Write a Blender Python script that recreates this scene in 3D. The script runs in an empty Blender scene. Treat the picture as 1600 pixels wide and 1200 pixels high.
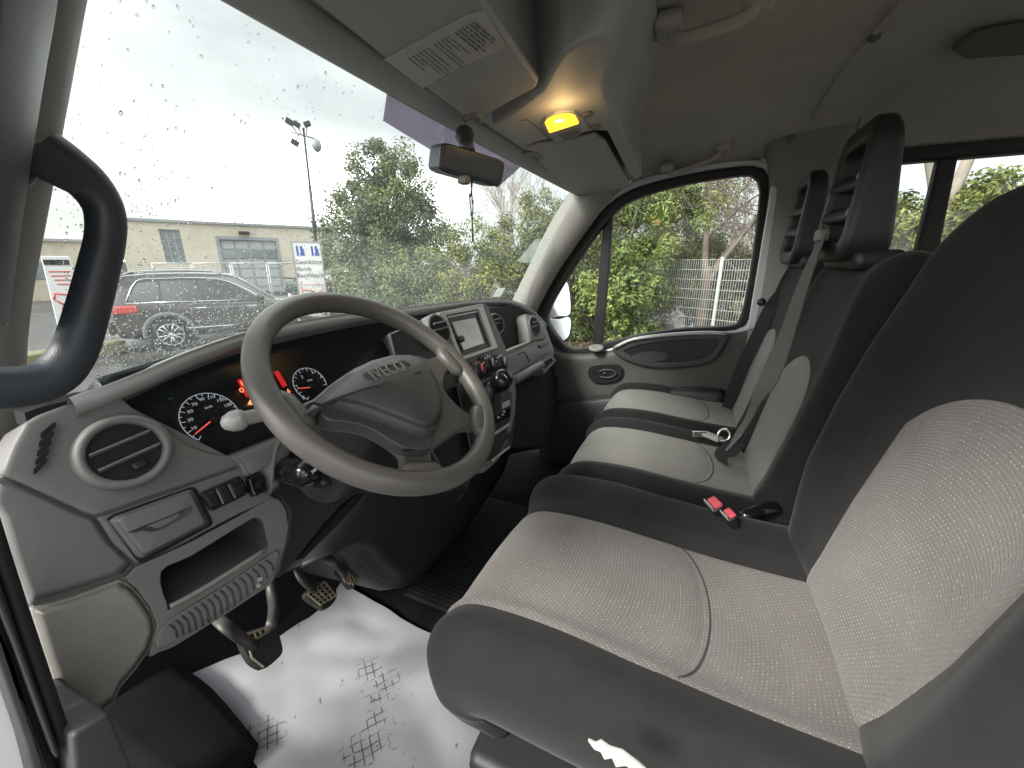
import bpy, bmesh, math, random
import numpy as np
from mathutils import Vector, Matrix
PI = math.pi
rnd = random.Random(7)
scene = bpy.context.scene
COL = scene.collection

# ------------------------------------------------------------------ camera, world, sun, exposure
CF, CPSI, CPIT = 620.0, math.radians(24), math.radians(17)
CAM = Vector((-0.95, 0.0, 0.97))
FW = Vector((math.cos(CPSI)*math.cos(CPIT), math.sin(CPSI)*math.cos(CPIT), -math.sin(CPIT)))
RT = Vector((math.sin(CPSI), -math.cos(CPSI), 0))
UP = RT.cross(FW)
cd = bpy.data.cameras.new('camera')
cd.sensor_width = 36.0
cd.lens = 36.0*CF/1600.0
cd.clip_start = 0.02
cd.clip_end = 900
cam = bpy.data.objects.new('camera', cd)
COL.objects.link(cam)
cam.matrix_world = Matrix(((RT.x, UP.x, -FW.x, CAM.x), (RT.y, UP.y, -FW.y, CAM.y), (RT.z, UP.z, -FW.z, CAM.z), (0, 0, 0, 1)))
scene.camera = cam

SUN_EL, SUN_AZ = math.radians(38), math.radians(300)      # azimuth clockwise from +y
w = bpy.data.worlds.new('World'); scene.world = w; w.use_nodes = True
nt = w.node_tree; nt.nodes.clear()
sky = nt.nodes.new('ShaderNodeTexSky'); sky.sky_type = 'NISHITA'; sky.sun_disc = False
sky.sun_elevation = SUN_EL; sky.sun_rotation = SUN_AZ; sky.dust_density = 3.0; sky.air_density = 1.0
tc = nt.nodes.new('ShaderNodeTexCoord')
mp = nt.nodes.new('ShaderNodeMapping'); mp.inputs['Scale'].default_value = (1.0, 1.0, 2.6); mp.inputs['Location'].default_value = (6.75, 3.6, 2.4)
nz = nt.nodes.new('ShaderNodeTexNoise'); nz.inputs['Scale'].default_value = 1.5; nz.inputs['Detail'].default_value = 5; nz.inputs['Roughness'].default_value = .5
cr = nt.nodes.new('ShaderNodeValToRGB')
cr.color_ramp.elements[0].position = .36; cr.color_ramp.elements[0].color = (1.95, 1.98, 1.88, 1); ce = cr.color_ramp.elements.new(.50); ce.color = (2.9, 2.9, 2.8, 1)
cr.color_ramp.elements[2].position = .66; cr.color_ramp.elements[2].color = (17, 17, 17, 1)
mx = nt.nodes.new('ShaderNodeMixRGB'); mx.inputs[0].default_value = .88
bg = nt.nodes.new('ShaderNodeBackground'); bg.inputs[1].default_value = 0.12
wo = nt.nodes.new('ShaderNodeOutputWorld')
L = nt.links.new
L(tc.outputs['Generated'], mp.inputs[0]); L(mp.outputs[0], nz.inputs['Vector']); L(nz.outputs['Fac'], cr.inputs[0])
L(sky.outputs[0], mx.inputs[1]); L(cr.outputs[0], mx.inputs[2]); L(mx.outputs[0], bg.inputs[0]); L(bg.outputs[0], wo.inputs[0])
sl = bpy.data.lights.new('sun', 'SUN'); sl.energy = 1.2; sl.angle = math.radians(14); sl.color = (1, .96, .9)
so = bpy.data.objects.new('sun', sl); COL.objects.link(so)
sd = Vector((math.sin(SUN_AZ)*math.cos(SUN_EL), math.cos(SUN_AZ)*math.cos(SUN_EL), math.sin(SUN_EL)))
so.rotation_euler = (-sd).to_track_quat('-Z', 'Y').to_euler()
vs = scene.view_settings
vs.view_transform = 'Standard'; vs.look = 'None'; vs.gamma = 1; vs.exposure = 2.0
scene.cycles.max_bounces = 10; scene.cycles.transparent_max_bounces = 24; scene.cycles.diffuse_bounces = 5
scene.cycles.caustics_reflective = False; scene.cycles.caustics_refractive = False
GZ = -1.03          # ground level, cab floor is 0

# ------------------------------------------------------------------ sight lines: a photo point to a place on a known plane
def ray(px, py): return FW + RT*((px-800)/CF) - UP*((py-600)/CF)
def onX(px, py, x): d = ray(px, py); return CAM + d*((x-CAM.x)/d.x)
def onY(px, py, y): d = ray(px, py); return CAM + d*((y-CAM.y)/d.y)
def onZ(px, py, z): d = ray(px, py); return CAM + d*((z-CAM.z)/d.z)
class Plane:
    def __init__(s, p, n): s.p = Vector(p); s.n = Vector(n).normalized()
    def __call__(s, px, py, h=0):
        d = ray(px, py); q = s.p + s.n*h
        return CAM + d*((q-CAM).dot(s.n)/d.dot(s.n))
    def pts(s, L, h=0): return [s(a, b, h) for a, b in L]
def far(px, dist):     # ground spot below a photo column, dist metres off
    d = ray(px, 410); v = Vector((d.x, d.y, 0)).normalized()*dist
    return Vector((CAM.x+v.x, CAM.y+v.y, GZ))

# ------------------------------------------------------------------ materials
def newmat(name):
    m = bpy.data.materials.new(name); m.use_nodes = True
    return m, m.node_tree, m.node_tree.nodes['Principled BSDF']
def plain(name, col, rough=.5, metal=0, grain=0, gscale=900, var=.0, vscale=6, spec=.5, coat=0, col2=None):
    m, t, b = newmat(name)
    b.inputs['Base Color'].default_value = (*col, 1); b.inputs['Roughness'].default_value = rough
    b.inputs['Metallic'].default_value = metal; b.inputs['Specular IOR Level'].default_value = spec
    if coat: b.inputs['Coat Weight'].default_value = coat
    geo = t.nodes.new('ShaderNodeTexCoord')
    if var or col2:
        n = t.nodes.new('ShaderNodeTexNoise'); n.inputs['Scale'].default_value = vscale; n.inputs['Detail'].default_value = 6; n.inputs['Roughness'].default_value = .65
        r = t.nodes.new('ShaderNodeValToRGB')
        c2 = col2 or tuple(c*(1+var) for c in col)
        c1 = col if col2 else tuple(c*(1-var) for c in col)
        r.color_ramp.elements[0].color = (*c1, 1); r.color_ramp.elements[1].color = (*c2, 1)
        r.color_ramp.elements[0].position = .35; r.color_ramp.elements[1].position = .68
        t.links.new(geo.outputs['Object'], n.inputs['Vector']); t.links.new(n.outputs['Fac'], r.inputs[0]); t.links.new(r.outputs[0], b.inputs['Base Color'])
        mr = t.nodes.new('ShaderNodeMapRange'); mr.inputs['To Min'].default_value = max(.05, rough-.09); mr.inputs['To Max'].default_value = min(1, rough+.09)
        t.links.new(n.outputs['Fac'], mr.inputs[0]); t.links.new(mr.outputs[0], b.inputs['Roughness'])
    if grain:
        n2 = t.nodes.new('ShaderNodeTexNoise'); n2.inputs['Scale'].default_value = gscale; n2.inputs['Detail'].default_value = 2
        bp = t.nodes.new('ShaderNodeBump'); bp.inputs['Strength'].default_value = grain; bp.inputs['Distance'].default_value = .0006
        t.links.new(geo.outputs['Object'], n2.inputs['Vector']); t.links.new(n2.outputs['Fac'], bp.inputs['Height']); t.links.new(bp.outputs[0], b.inputs['Normal'])
    return m
def emis(name, col, s):
    m, t, b = newmat(name); b.inputs['Base Color'].default_value = (*[c*.3 for c in col], 1)
    b.inputs['Emission Color'].default_value = (*col, 1); b.inputs['Emission Strength'].default_value = s
    return m
def woven(name, base, thread, hi, pitch=.0054, vary=.12):
    """grey seat cloth: rows of raised pale stitches over a warm ground, laid out in metres by UV"""
    m, t, b = newmat(name); b.inputs['Roughness'].default_value = .92; b.inputs['Specular IOR Level'].default_value = .15
    b.inputs['Sheen Weight'].default_value = .25
    uv = t.nodes.new('ShaderNodeUVMap'); sep = t.nodes.new('ShaderNodeSeparateXYZ'); t.links.new(uv.outputs[0], sep.inputs[0])
    def M(op, a, bb=None):
        n = t.nodes.new('ShaderNodeMath'); n.operation = op
        for i, v in ((0, a), (1, bb)):
            if v is None: continue
            if isinstance(v, (int, float)): n.inputs[i].default_value = v
            else: t.links.new(v, n.inputs[i])
        return n.outputs[0]
    U, V = sep.outputs[0], sep.outputs[1]
    row = M('FLOOR', M('DIVIDE', V, pitch)); odd = M('MULTIPLY', M('MODULO', row, 2.0), .5)
    fu = M('ABSOLUTE', M('SUBTRACT', M('FRACT', M('ADD', M('DIVIDE', U, pitch*1.15), odd)), .5))
    fv = M('ABSOLUTE', M('SUBTRACT', M('FRACT', M('DIVIDE', V, pitch)), .5))
    dd = M('SQRT', M('ADD', M('MULTIPLY', fu, fu), M('MULTIPLY', M('MULTIPLY', fv, fv), 2.4)))
    dot = t.nodes.new('ShaderNodeMapRange'); dot.inputs['From Min'].default_value = .42; dot.inputs['From Max'].default_value = .16
    t.links.new(dd, dot.inputs[0])
    n = t.nodes.new('ShaderNodeTexNoise'); n.inputs['Scale'].default_value = 9; n.inputs['Detail'].default_value = 5
    tc = t.nodes.new('ShaderNodeTexCoord'); t.links.new(tc.outputs['Object'], n.inputs['Vector'])
    n3 = t.nodes.new('ShaderNodeTexNoise'); n3.inputs['Scale'].default_value = 420; t.links.new(tc.outputs['Object'], n3.inputs['Vector'])
    r = t.nodes.new('ShaderNodeValToRGB'); r.color_ramp.elements[0].color = (*[c*(1-vary) for c in base], 1); r.color_ramp.elements[1].color = (*[c*(1+vary) for c in base], 1)
    r.color_ramp.elements[0].position = .3; r.color_ramp.elements[1].position = .7
    t.links.new(n.outputs['Fac'], r.inputs[0])
    m1 = t.nodes.new('ShaderNodeMixRGB'); m1.inputs[2].default_value = (*thread, 1); t.links.new(r.outputs[0], m1.inputs[1])
    t.links.new(M('MULTIPLY', dot.outputs[0], .75), m1.inputs[0])
    m2 = t.nodes.new('ShaderNodeMixRGB'); m2.inputs[2].default_value = (*hi, 1); t.links.new(m1.outputs[0], m2.inputs[1])
    wn = t.nodes.new('ShaderNodeTexNoise'); wn.inputs['Scale'].default_value = 160; t.links.new(tc.outputs['Object'], wn.inputs['Vector'])
    t.links.new(M('MULTIPLY', M('GREATER_THAN', dot.outputs[0], .965), M('GREATER_THAN', wn.outputs['Fac'], .56)), m2.inputs[0])
    t.links.new(m2.outputs[0], b.inputs['Base Color'])
    bp = t.nodes.new('ShaderNodeBump'); bp.inputs['Strength'].default_value = .7; bp.inputs['Distance'].default_value = .0012
    t.links.new(M('ADD', dot.outputs[0], M('MULTIPLY', n3.outputs['Fac'], .5)), bp.inputs['Height']); t.links.new(bp.outputs[0], b.inputs['Normal'])
    return m
def glass_mat(name, tint, dirt=.06, dirtcol=(.8, .85, .82), refl=1.0):
    m = bpy.data.materials.new(name); m.use_nodes = True; t = m.node_tree; t.nodes.clear()
    out = t.nodes.new('ShaderNodeOutputMaterial'); tr = t.nodes.new('ShaderNodeBsdfTransparent'); tr.inputs[0].default_value = (*tint, 1)
    gl = t.nodes.new('ShaderNodeBsdfGlossy'); gl.inputs['Roughness'].default_value = .02
    ge = t.nodes.new('ShaderNodeNewGeometry'); dp = t.nodes.new('ShaderNodeVectorMath'); dp.operation = 'DOT_PRODUCT'
    t.links.new(ge.outputs['Normal'], dp.inputs[0]); t.links.new(ge.outputs['Incoming'], dp.inputs[1])
    def MM(op, x, y=None):
        n = t.nodes.new('ShaderNodeMath'); n.operation = op; t.links.new(x, n.inputs[0])
        if y is not None: n.inputs[1].default_value = y
        return n.outputs[0]
    sch = MM('POWER', MM('MULTIPLY_ADD', MM('ABSOLUTE', dp.outputs['Value']), -1.0), 5.0)
    sch.node.inputs[0].links[0].from_node.inputs[2].default_value = 1.0
    fr = MM('MULTIPLY_ADD', sch, .92); fr.node.inputs[2].default_value = .07
    mu = t.nodes.new('ShaderNodeMath'); mu.operation = 'MULTIPLY'; mu.inputs[1].default_value = refl; t.links.new(fr, mu.inputs[0])
    m1 = t.nodes.new('ShaderNodeMixShader'); t.links.new(mu.outputs[0], m1.inputs[0]); t.links.new(tr.outputs[0], m1.inputs[1]); t.links.new(gl.outputs[0], m1.inputs[2])
    last = m1.outputs[0]
    if dirt:
        tl = t.nodes.new('ShaderNodeBsdfTranslucent'); tl.inputs[0].default_value = (*dirtcol, 1)
        tc = t.nodes.new('ShaderNodeTexCoord'); n = t.nodes.new('ShaderNodeTexNoise'); n.inputs['Scale'].default_value = 7; n.inputs['Detail'].default_value = 8
        t.links.new(tc.outputs['Object'], n.inputs['Vector'])
        mr = t.nodes.new('ShaderNodeMapRange'); mr.inputs['From Min'].default_value = .3; mr.inputs['From Max'].default_value = .7
        mr.inputs['To Min'].default_value = dirt*.5; mr.inputs['To Max'].default_value = dirt*1.5; t.links.new(n.outputs['Fac'], mr.inputs[0])
        m2 = t.nodes.new('ShaderNodeMixShader'); t.links.new(mr.outputs[0], m2.inputs[0]); t.links.new(last, m2.inputs[1]); t.links.new(tl.outputs[0], m2.inputs[2]); last = m2.outputs[0]
    t.links.new(last, out.inputs[0])
    return m
M_ = {}
M_['dash'] = plain('dash_plastic', (.152, .150, .144), .5, grain=.5, gscale=1100, var=.06, vscale=5)
M_['dash_lt'] = plain('dash_plastic_worn', (.23, .22, .20), .55, grain=.5, gscale=900, var=.14, vscale=9)
M_['dash_dk'] = plain('dash_plastic_dark', (.045, .047, .05), .55, grain=.5, gscale=900, var=.08)
M_['charcoal'] = plain('charcoal_plastic', (.028, .03, .034), .5, grain=.4, gscale=800, var=.12)
M_['black'] = plain('black_plastic', (.012, .0125, .014), .42, grain=.2, gscale=900)
M_['gloss'] = plain('black_gloss', (.01, .01, .011), .15)
M_['cluster'] = plain('cluster_lens', (.011, .014, .018), .22, var=.1)
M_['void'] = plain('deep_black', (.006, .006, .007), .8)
M_['silver'] = plain('silver_plastic', (.46, .46, .45), .38, metal=.25)
M_['chrome'] = plain('bright_metal', (.75, .75, .74), .22, metal=1)
M_['wheel'] = plain('wheel_polyurethane', (.118, .111, .101), .36, grain=.35, gscale=1400, var=.10, vscale=7)
M_['pad'] = plain('airbag_cover', (.075, .073, .071), .42, grain=.5, gscale=1300, var=.06)
M_['pillar'] = plain('pillar_trim', (.27, .26, .24), .6, grain=.4, gscale=700, var=.05)
M_['lining'] = plain('roof_lining', (.47, .45, .40), .9, grain=.7, gscale=420, var=.08, vscale=3, spec=.2)
M_['overhead'] = plain('overhead_plastic', (.40, .41, .40), .62, grain=.5, gscale=700, var=.05)
M_['visor'] = plain('visor_vinyl', (.38, .39, .38), .65, grain=.6, gscale=500, var=.04)
M_['recess'] = plain('lining_recess', (.15, .143, .128), .9)
M_['cloth_dk'] = plain('black_cloth', (.022, .0216, .022), .95, grain=.6, gscale=1300, var=.12, vscale=14, spec=.1)
M_['cloth_dk'].node_tree.nodes['Principled BSDF'].inputs['Sheen Weight'].default_value = .12
M_['cloth'] = woven('grey_woven_cloth', (.165, .153, .143), (.225, .212, .2), (.47, .46, .44))
M_['cloth_pl'] = plain('grey_plain_cloth', (.40, .39, .355), .95, grain=.8, gscale=520, var=.10, vscale=11, spec=.1)
M_['thread'] = plain('seam_and_shadow', (.05, .05, .05), .9)  # dark colour for cushion seams and the shadow line along them
M_['rubber'] = plain('rubber', (.019, .020, .021), .65, spec=.35, grain=.4, gscale=300, var=.25, vscale=12)
M_['carpet'] = plain('dark_floor', (.007, .0075, .009), .95, spec=.15, grain=.8, gscale=260, var=.3, vscale=8)
M_['belt'] = plain('belt_webbing', (.10, .10, .095), .7, grain=.6, gscale=900, var=.08)
M_['belt_dk'] = plain('belt_webbing_black', (.02, .02, .021), .8, grain=.6, gscale=900)
M_['red'] = plain('red_button', (.66, .10, .12), .45)
M_['steel'] = plain('painted_steel', (.09, .085, .08), .5, metal=.5, var=.2, vscale=30)
M_['wornmetal'] = plain('worn_pedal_metal', (.32, .27, .2), .5, metal=.6, var=.3, vscale=60)
M_['white'] = plain('white_paint', (.78, .79, .80), .35, var=.02)
M_['white_in'] = plain('door_frame_paint', (.62, .64, .66), .4, var=.03)
M_['seal'] = plain('door_seal', (.011, .011, .012), .6)
M_['frame_blue'] = plain('door_frame_trim', (.028, .035, .044), .5, grain=.3, var=.08)
M_['handle_l'] = plain('grab_handle_plastic', (.042, .05, .06), .45, grain=.4, gscale=700, var=.06)
M_['fineprint'] = plain('fine_print_ink', (.13, .13, .13), .8)
M_['ink'] = plain('print_ink', (.05, .05, .055), .7)
M_['label'] = plain('label_paper', (.50, .50, .46), .7, var=.03)
M_['mirror'] = plain('mirror_back', (.035, .042, .05), .35, var=.05)
M_['dial'] = emis('dial_print', (.85, .9, .95), .075)
M_['needle'] = emis('needle_red', (1, .12, .10), .22)
M_['lcd'] = emis('display_red', (1, .035, .035), .11)
M_['lcdtxt'] = emis('display_digits', (1, .30, .12), .42)
M_['amber'] = emis('warning_amber', (1, .35, .12), .4)
M_['lamp'] = emis('dome_lamp_lens', (1, .46, .02), .9)
M_['lampcore'] = emis('dome_lamp_bulb', (1, .75, .2), 1.6)
M_['screen'] = plain('screen_glass', (.55, .56, .52), .12, var=.12, vscale=12)
M_['glass'] = glass_mat('side_glass', (.93, .95, .94), .012, refl=.45)
M_['wind'] = glass_mat('windscreen_glass', (.88, .92, .90), .022, (.72, .80, .78))
M_['tint'] = glass_mat('tinted_band', (.17, .15, .185), .03, (.6, .5, .7), .6)

# ------------------------------------------------------------------ objects
def tag(o, label=None, cat=None, group=None, kind=None):
    if label: o['label'] = label
    if cat: o['category'] = cat
    if group: o['group'] = group
    if kind: o['kind'] = kind
    return o
def thing(name, loc, label, cat, group=None):
    o = bpy.data.objects.new(name, None); COL.objects.link(o); o.location = loc; o.empty_display_size = .05
    return tag(o, label, cat, group)
def link(name, me, mat, parent=None, smooth=True, keep=False):
    o = bpy.data.objects.new(name, me); COL.objects.link(o)
    if mat is not None:
        me.materials.clear()
        for mm in (mat if isinstance(mat, (list, tuple)) else [mat]): me.materials.append(mm)
    if smooth and len(me.polygons): me.polygons.foreach_set('use_smooth', [True]*len(me.polygons))
    if parent is not None:
        o.parent = parent
        if not keep:          # coordinates given in the world frame
            o.matrix_parent_inverse = Matrix.Translation(-wloc(parent))
    return o
def wloc(o):
    v = Vector(o.location)
    while o.parent is not None:
        o2 = o.parent; v = v + Vector(o2.location) + o.matrix_parent_inverse.translation; o = o2
    return v
class MB:
    def __init__(s): s.v = []; s.f = []; s.uv = None
    def add(s, v, f):
        k = len(s.v); s.v += [tuple(p) for p in v]; s.f += [tuple(i+k for i in q) for q in f]; return s
    def box(s, c, size, R=None, bev=0):
        c = Vector(c); a, b, d = [x/2 for x in size]
        vs = [Vector((x, y, z)) for x in (-a, a) for y in (-b, b) for z in (-d, d)]
        if R is not None: vs = [R @ v for v in vs]
        return s.add([c+v for v in vs], [(0, 1, 3, 2), (4, 6, 7, 5), (0, 4, 5, 1), (2, 3, 7, 6), (0, 2, 6, 4), (1, 5, 7, 3)])
    def prism(s, poly, vec, cap=True):
        n = len(poly); vec = Vector(vec); a = [Vector(p) for p in poly]; b = [p+vec for p in a]
        f = [(i, (i+1) % n, n+(i+1) % n, n+i) for i in range(n)]
        if cap: f += [tuple(range(n))[::-1], tuple(range(n, 2*n))]
        return s.add(a+b, f)
    def tube(s, pts, r, seg=10, cap=True, flat=None, up=None):
        pts = [Vector(p) for p in pts]; n = len(pts); rr = r if isinstance(r, (list, tuple)) else [r]*n
        prev = None; V = []
        for i, p in enumerate(pts):
            t = (pts[min(i+1, n-1)]-pts[max(i-1, 0)]).normalized()
            if up is not None: a = Vector(up) - t*t.dot(Vector(up)); a.normalize()
            elif prev is None:
                a = t.orthogonal().normalized()
            else:
                a = prev - t*t.dot(prev); a.normalize()
            prev = a; b = t.cross(a)
            fl = flat or 1
            for k in range(seg):
                th = 2*PI*k/seg; V.append(p + a*(rr[i]*math.cos(th)) + b*(rr[i]*fl*math.sin(th)))
        F = [(i*seg+k, i*seg+(k+1) % seg, (i+1)*seg+(k+1) % seg, (i+1)*seg+k) for i in range(n-1) for k in range(seg)]
        if cap: F += [tuple(range(seg))[::-1], tuple((n-1)*seg+k for k in range(seg))]
        return s.add(V, F)
    def torus(s, c, ax, R, r, n=48, m=10, a0=0, a1=2*PI, e1=None):
        ax = Vector(ax).normalized(); e1 = Vector(e1) if e1 else ax.orthogonal().normalized(); e1 = (e1-ax*e1.dot(ax)).normalized(); e2 = ax.cross(e1); c = Vector(c)
        full = abs(a1-a0-2*PI) < 1e-6; N = n if full else n+1; V = []
        for i in range(N):
            a = a0+(a1-a0)*i/n; d = e1*math.cos(a)+e2*math.sin(a)
            for k in range(m):
                th = 2*PI*k/m; V.append(c+d*(R+r*math.cos(th))+ax*(r*math.sin(th)))
        F = [(i*m+k, ((i+1) % N)*m+k, ((i+1) % N)*m+(k+1) % m, i*m+(k+1) % m) for i in range(n) for k in range(m)]
        return s.add(V, F)
    def lathe(s, c, ax, prof, n=32, e1=None):
        """prof: (radius, height) pairs"""
        ax = Vector(ax).normalized(); e1 = ax.orthogonal().normalized() if e1 is None else Vector(e1); e2 = ax.cross(e1); c = Vector(c); V = []
        for (r, h) in prof:
            for k in range(n):
                a = 2*PI*k/n; V.append(c+ax*h+(e1*math.cos(a)+e2*math.sin(a))*r)
        F = [(i*n+k, i*n+(k+1) % n, (i+1)*n+(k+1) % n, (i+1)*n+k) for i in range(len(prof)-1) for k in range(n)]
        F += [tuple(range(n))[::-1], tuple((len(prof)-1)*n+k for k in range(n))]
        return s.add(V, F)
    def disc(s, c, ax, r, n=32):
        ax = Vector(ax).normalized(); e1 = ax.orthogonal().normalized(); e2 = ax.cross(e1); c = Vector(c)
        return s.add([c+(e1*math.cos(2*PI*k/n)+e2*math.sin(2*PI*k/n))*r for k in range(n)], [tuple(range(n))])
    def build(s, name, mat, parent=None, smooth=False, bevel=0, seg=2, sub=0, auto=None, angle=35):
        me = bpy.data.meshes.new(name); me.from_pydata(s.v, [], s.f); me.validate()
        bm = bmesh.new(); bm.from_mesh(me); bmesh.ops.recalc_face_normals(bm, faces=bm.faces); bm.to_mesh(me); bm.free()
        o = link(name, me, mat, parent, smooth or bevel > 0)
        if bevel:
            md = o.modifiers.new('bevel', 'BEVEL'); md.width = bevel; md.segments = seg; md.limit_method = 'ANGLE'; md.angle_limit = math.radians(angle); md.harden_normals = False
            wn = o.modifiers.new('wn', 'WEIGHTED_NORMAL'); wn.keep_sharp = False; wn.weight = 60
        if sub:
            md = o.modifiers.new('sub', 'SUBSURF'); md.levels = sub; md.render_levels = sub
        return o
def cr1(p, n, closed=False):
    """catmull-rom: n points in each span"""
    P = [Vector(q) for q in p]; m = len(P); out = []
    rng = range(m if closed else m-1)
    for i in rng:
        if closed: a, b, c, d = P[(i-1) % m], P[i], P[(i+1) % m], P[(i+2) % m]
        else:
            b, c = P[i], P[i+1]; a = P[i-1] if i else b*2-c; d = P[i+2] if i+2 < m else c*2-b
        for k in range(n):
            t = k/n; out.append(.5*((2*b)+(c-a)*t+(2*a-5*b+4*c-d)*t*t+(3*b-a-3*c+d)*t**3))
    if not closed: out.append(P[-1])
    return out
def grid(name, rows, mat, parent=None, su=4, sv=4, thick=0, smooth_u=True, flip=False, uvs=True):
    """surface through rows of points (each row the same count), smoothed both ways; UV in metres"""
    R = [cr1(r, su) if su > 1 else [Vector(p) for p in r] for r in rows]
    if sv > 1:
        cols = [cr1([r[j] for r in R], sv) for j in range(len(R[0]))]
        R = [[c[i] for c in cols] for i in range(len(cols[0]))]
    n, m = len(R), len(R[0])
    V = [p for r in R for p in r]
    F = [(i*m+j, i*m+j+1, (i+1)*m+j+1, (i+1)*m+j) for i in range(n-1) for j in range(m-1)]
    if flip: F = [f[::-1] for f in F]
    me = bpy.data.meshes.new(name); me.from_pydata([tuple(p) for p in V], [], F)
    if uvs:
        uu = [[0.0]*m for _ in range(n)]; vv = [[0.0]*m for _ in range(n)]; jc = m//2
        for i in range(n):
            for j in range(1, m): uu[i][j] = uu[i][j-1]+(R[i][j]-R[i][j-1]).length
            off = uu[i][jc]
            for j in range(m): uu[i][j] -= off
        for j in range(m):
            for i in range(1, n): vv[i][j] = vv[i-1][j]+(R[i][jc]-R[i-1][jc]).length
        ul = me.uv_layers.new(name='UVMap')
        for p in me.polygons:
            for li in p.loop_indices:
                vi = me.loops[li].vertex_index; ul.data[li].uv = (uu[vi//m][vi % m], vv[vi//m][vi % m])
    o = link(name, me, mat, parent)
    if thick:
        md = o.modifiers.new('solid', 'SOLIDIFY'); md.thickness = thick; md.offset = -1
    return o
def resample(poly, n):
    P = [Vector(p) for p in poly]; P.append(P[0]); d = [0]
    for a, b in zip(P, P[1:]): d.append(d[-1]+(b-a).length)
    out = []
    for k in range(n):
        s = d[-1]*k/n; i = max(j for j in range(len(d)-1) if d[j] <= s+1e-9)
        L_ = d[i+1]-d[i]; out.append(P[i].lerp(P[i+1], (s-d[i])/L_ if L_ else 0))
    return out
def plate_hole(mb, outer, inner, vec, back=None):
    """plate between matched outer and inner loops, thickness vec; back = vector: add pocket walls and a back face"""
    n = len(outer); vec = Vector(vec); o = [Vector(p) for p in outer]; i_ = [Vector(p) for p in inner]
    V = o+i_+[p+vec for p in o]+[p+vec for p in i_]; F = []
    for k in range(n):
        j = (k+1) % n
        F += [(k, j, n+j, n+k), (2*n+k, 3*n+k, 3*n+j, 2*n+j), (k, 2*n+k, 2*n+j, j), (n+k, n+j, 3*n+j, 3*n+k)]
    mb.add(V, F)
def text_mesh(body, size, extrude=0):
    cu = bpy.data.curves.new('lettering', 'FONT'); cu.body = body; cu.size = size; cu.extrude = extrude; cu.align_x = 'CENTER'; cu.align_y = 'CENTER'; cu.resolution_u = 3
    o = bpy.data.objects.new('lettering', cu); COL.objects.link(o)
    dg = bpy.context.evaluated_depsgraph_get(); me = bpy.data.meshes.new_from_object(o.evaluated_get(dg))
    bpy.data.objects.remove(o); return me
def lettering(name, body, size, c, ex, ez, mat, parent, extrude=.0004, sx=1.0, shear=0):
    """text centred at c; ex along the line, ez up the letters"""
    me = text_mesh(body, size, extrude); ex = Vector(ex).normalized(); ez = (Vector(ez)-ex*Vector(ez).dot(ex)).normalized(); n = ex.cross(ez); c = Vector(c)
    for v in me.vertices:
        x, y, z = v.co; v.co = c+ex*((x+y*shear)*sx)+ez*y+n*z
    return link(name, me, mat, parent, smooth=False)
def rrect(cx, cy, w, h, r, n=5):
    out = []
    for (sx, sy, a0) in ((1, 1, 0), (-1, 1, 90), (-1, -1, 180), (1, -1, 270)):
        for k in range(n+1):
            a = math.radians(a0+90*k/n); out.append((cx+sx*(w/2-r)+r*math.cos(a), cy+sy*(h/2-r)+r*math.sin(a)))
    return out
# ================================================================== OUTSIDE
def asphalt():
    m, t, b = newmat('wet_asphalt')
    tc = t.nodes.new('ShaderNodeTexCoord'); n = t.nodes.new('ShaderNodeTexNoise'); n.inputs['Scale'].default_value = .35; n.inputs['Detail'].default_value = 9; n.inputs['Roughness'].default_value = .7
    t.links.new(tc.outputs['Object'], n.inputs['Vector'])
    r = t.nodes.new('ShaderNodeValToRGB'); r.color_ramp.elements[0].color = (.035, .036, .037, 1); r.color_ramp.elements[1].color = (.12, .118, .11, 1); r.color_ramp.elements[0].position = .3; r.color_ramp.elements[1].position = .7
    t.links.new(n.outputs['Fac'], r.inputs[0]); t.links.new(r.outputs[0], b.inputs['Base Color'])
    mr = t.nodes.new('ShaderNodeMapRange'); mr.inputs['From Min'].default_value = .4; mr.inputs['From Max'].default_value = .6; mr.inputs['To Min'].default_value = .2; mr.inputs['To Max'].default_value = .75
    t.links.new(n.outputs['Fac'], mr.inputs[0]); t.links.new(mr.outputs[0], b.inputs['Roughness'])
    return m
ground = MB().add([(-250, -250, GZ), (250, -250, GZ), (250, 250, GZ), (-250, 250, GZ)], [(0, 1, 2, 3)]).build('ground', asphalt()); tag(ground, kind='structure')
M_leaf = {}
def leafmat(name, a, b_, c):
    m, t, b = newmat(name); b.inputs['Roughness'].default_value = .55; b.inputs['Specular IOR Level'].default_value = .35
    at = t.nodes.new('ShaderNodeAttribute'); at.attribute_name = 'tone'
    r = t.nodes.new('ShaderNodeValToRGB'); e = r.color_ramp.elements; e[0].color = (*a, 1); e[1].color = (*c, 1); e.new(.5).color = (*b_, 1)
    t.links.new(at.outputs['Fac'], r.inputs[0]); t.links.new(r.outputs[0], b.inputs['Base Color'])
    return m
M_ever = leafmat('evergreen_leaf', (.045, .072, .03), (.11, .15, .05), (.26, .27, .10))
M_yell = leafmat('yellow_green_leaf', (.06, .085, .02), (.16, .19, .04), (.32, .33, .09))
M_laur = leafmat('laurel_leaf', (.045, .085, .02), (.13, .185, .04), (.30, .34, .10))
M_dry = leafmat('dry_foliage', (.10, .09, .04), (.21, .19, .09), (.34, .31, .16))
M_lit = leafmat('fallen_leaf', (.08, .045, .02), (.16, .10, .05), (.30, .22, .13))
M_bark = plain('bark', (.16, .13, .10), .9, var=.3, vscale=8)
M_twig = plain('twig', (.20, .165, .14), .9, var=.2)
M_twigp = plain('pale_twig', (.34, .30, .25), .9, var=.2)
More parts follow.
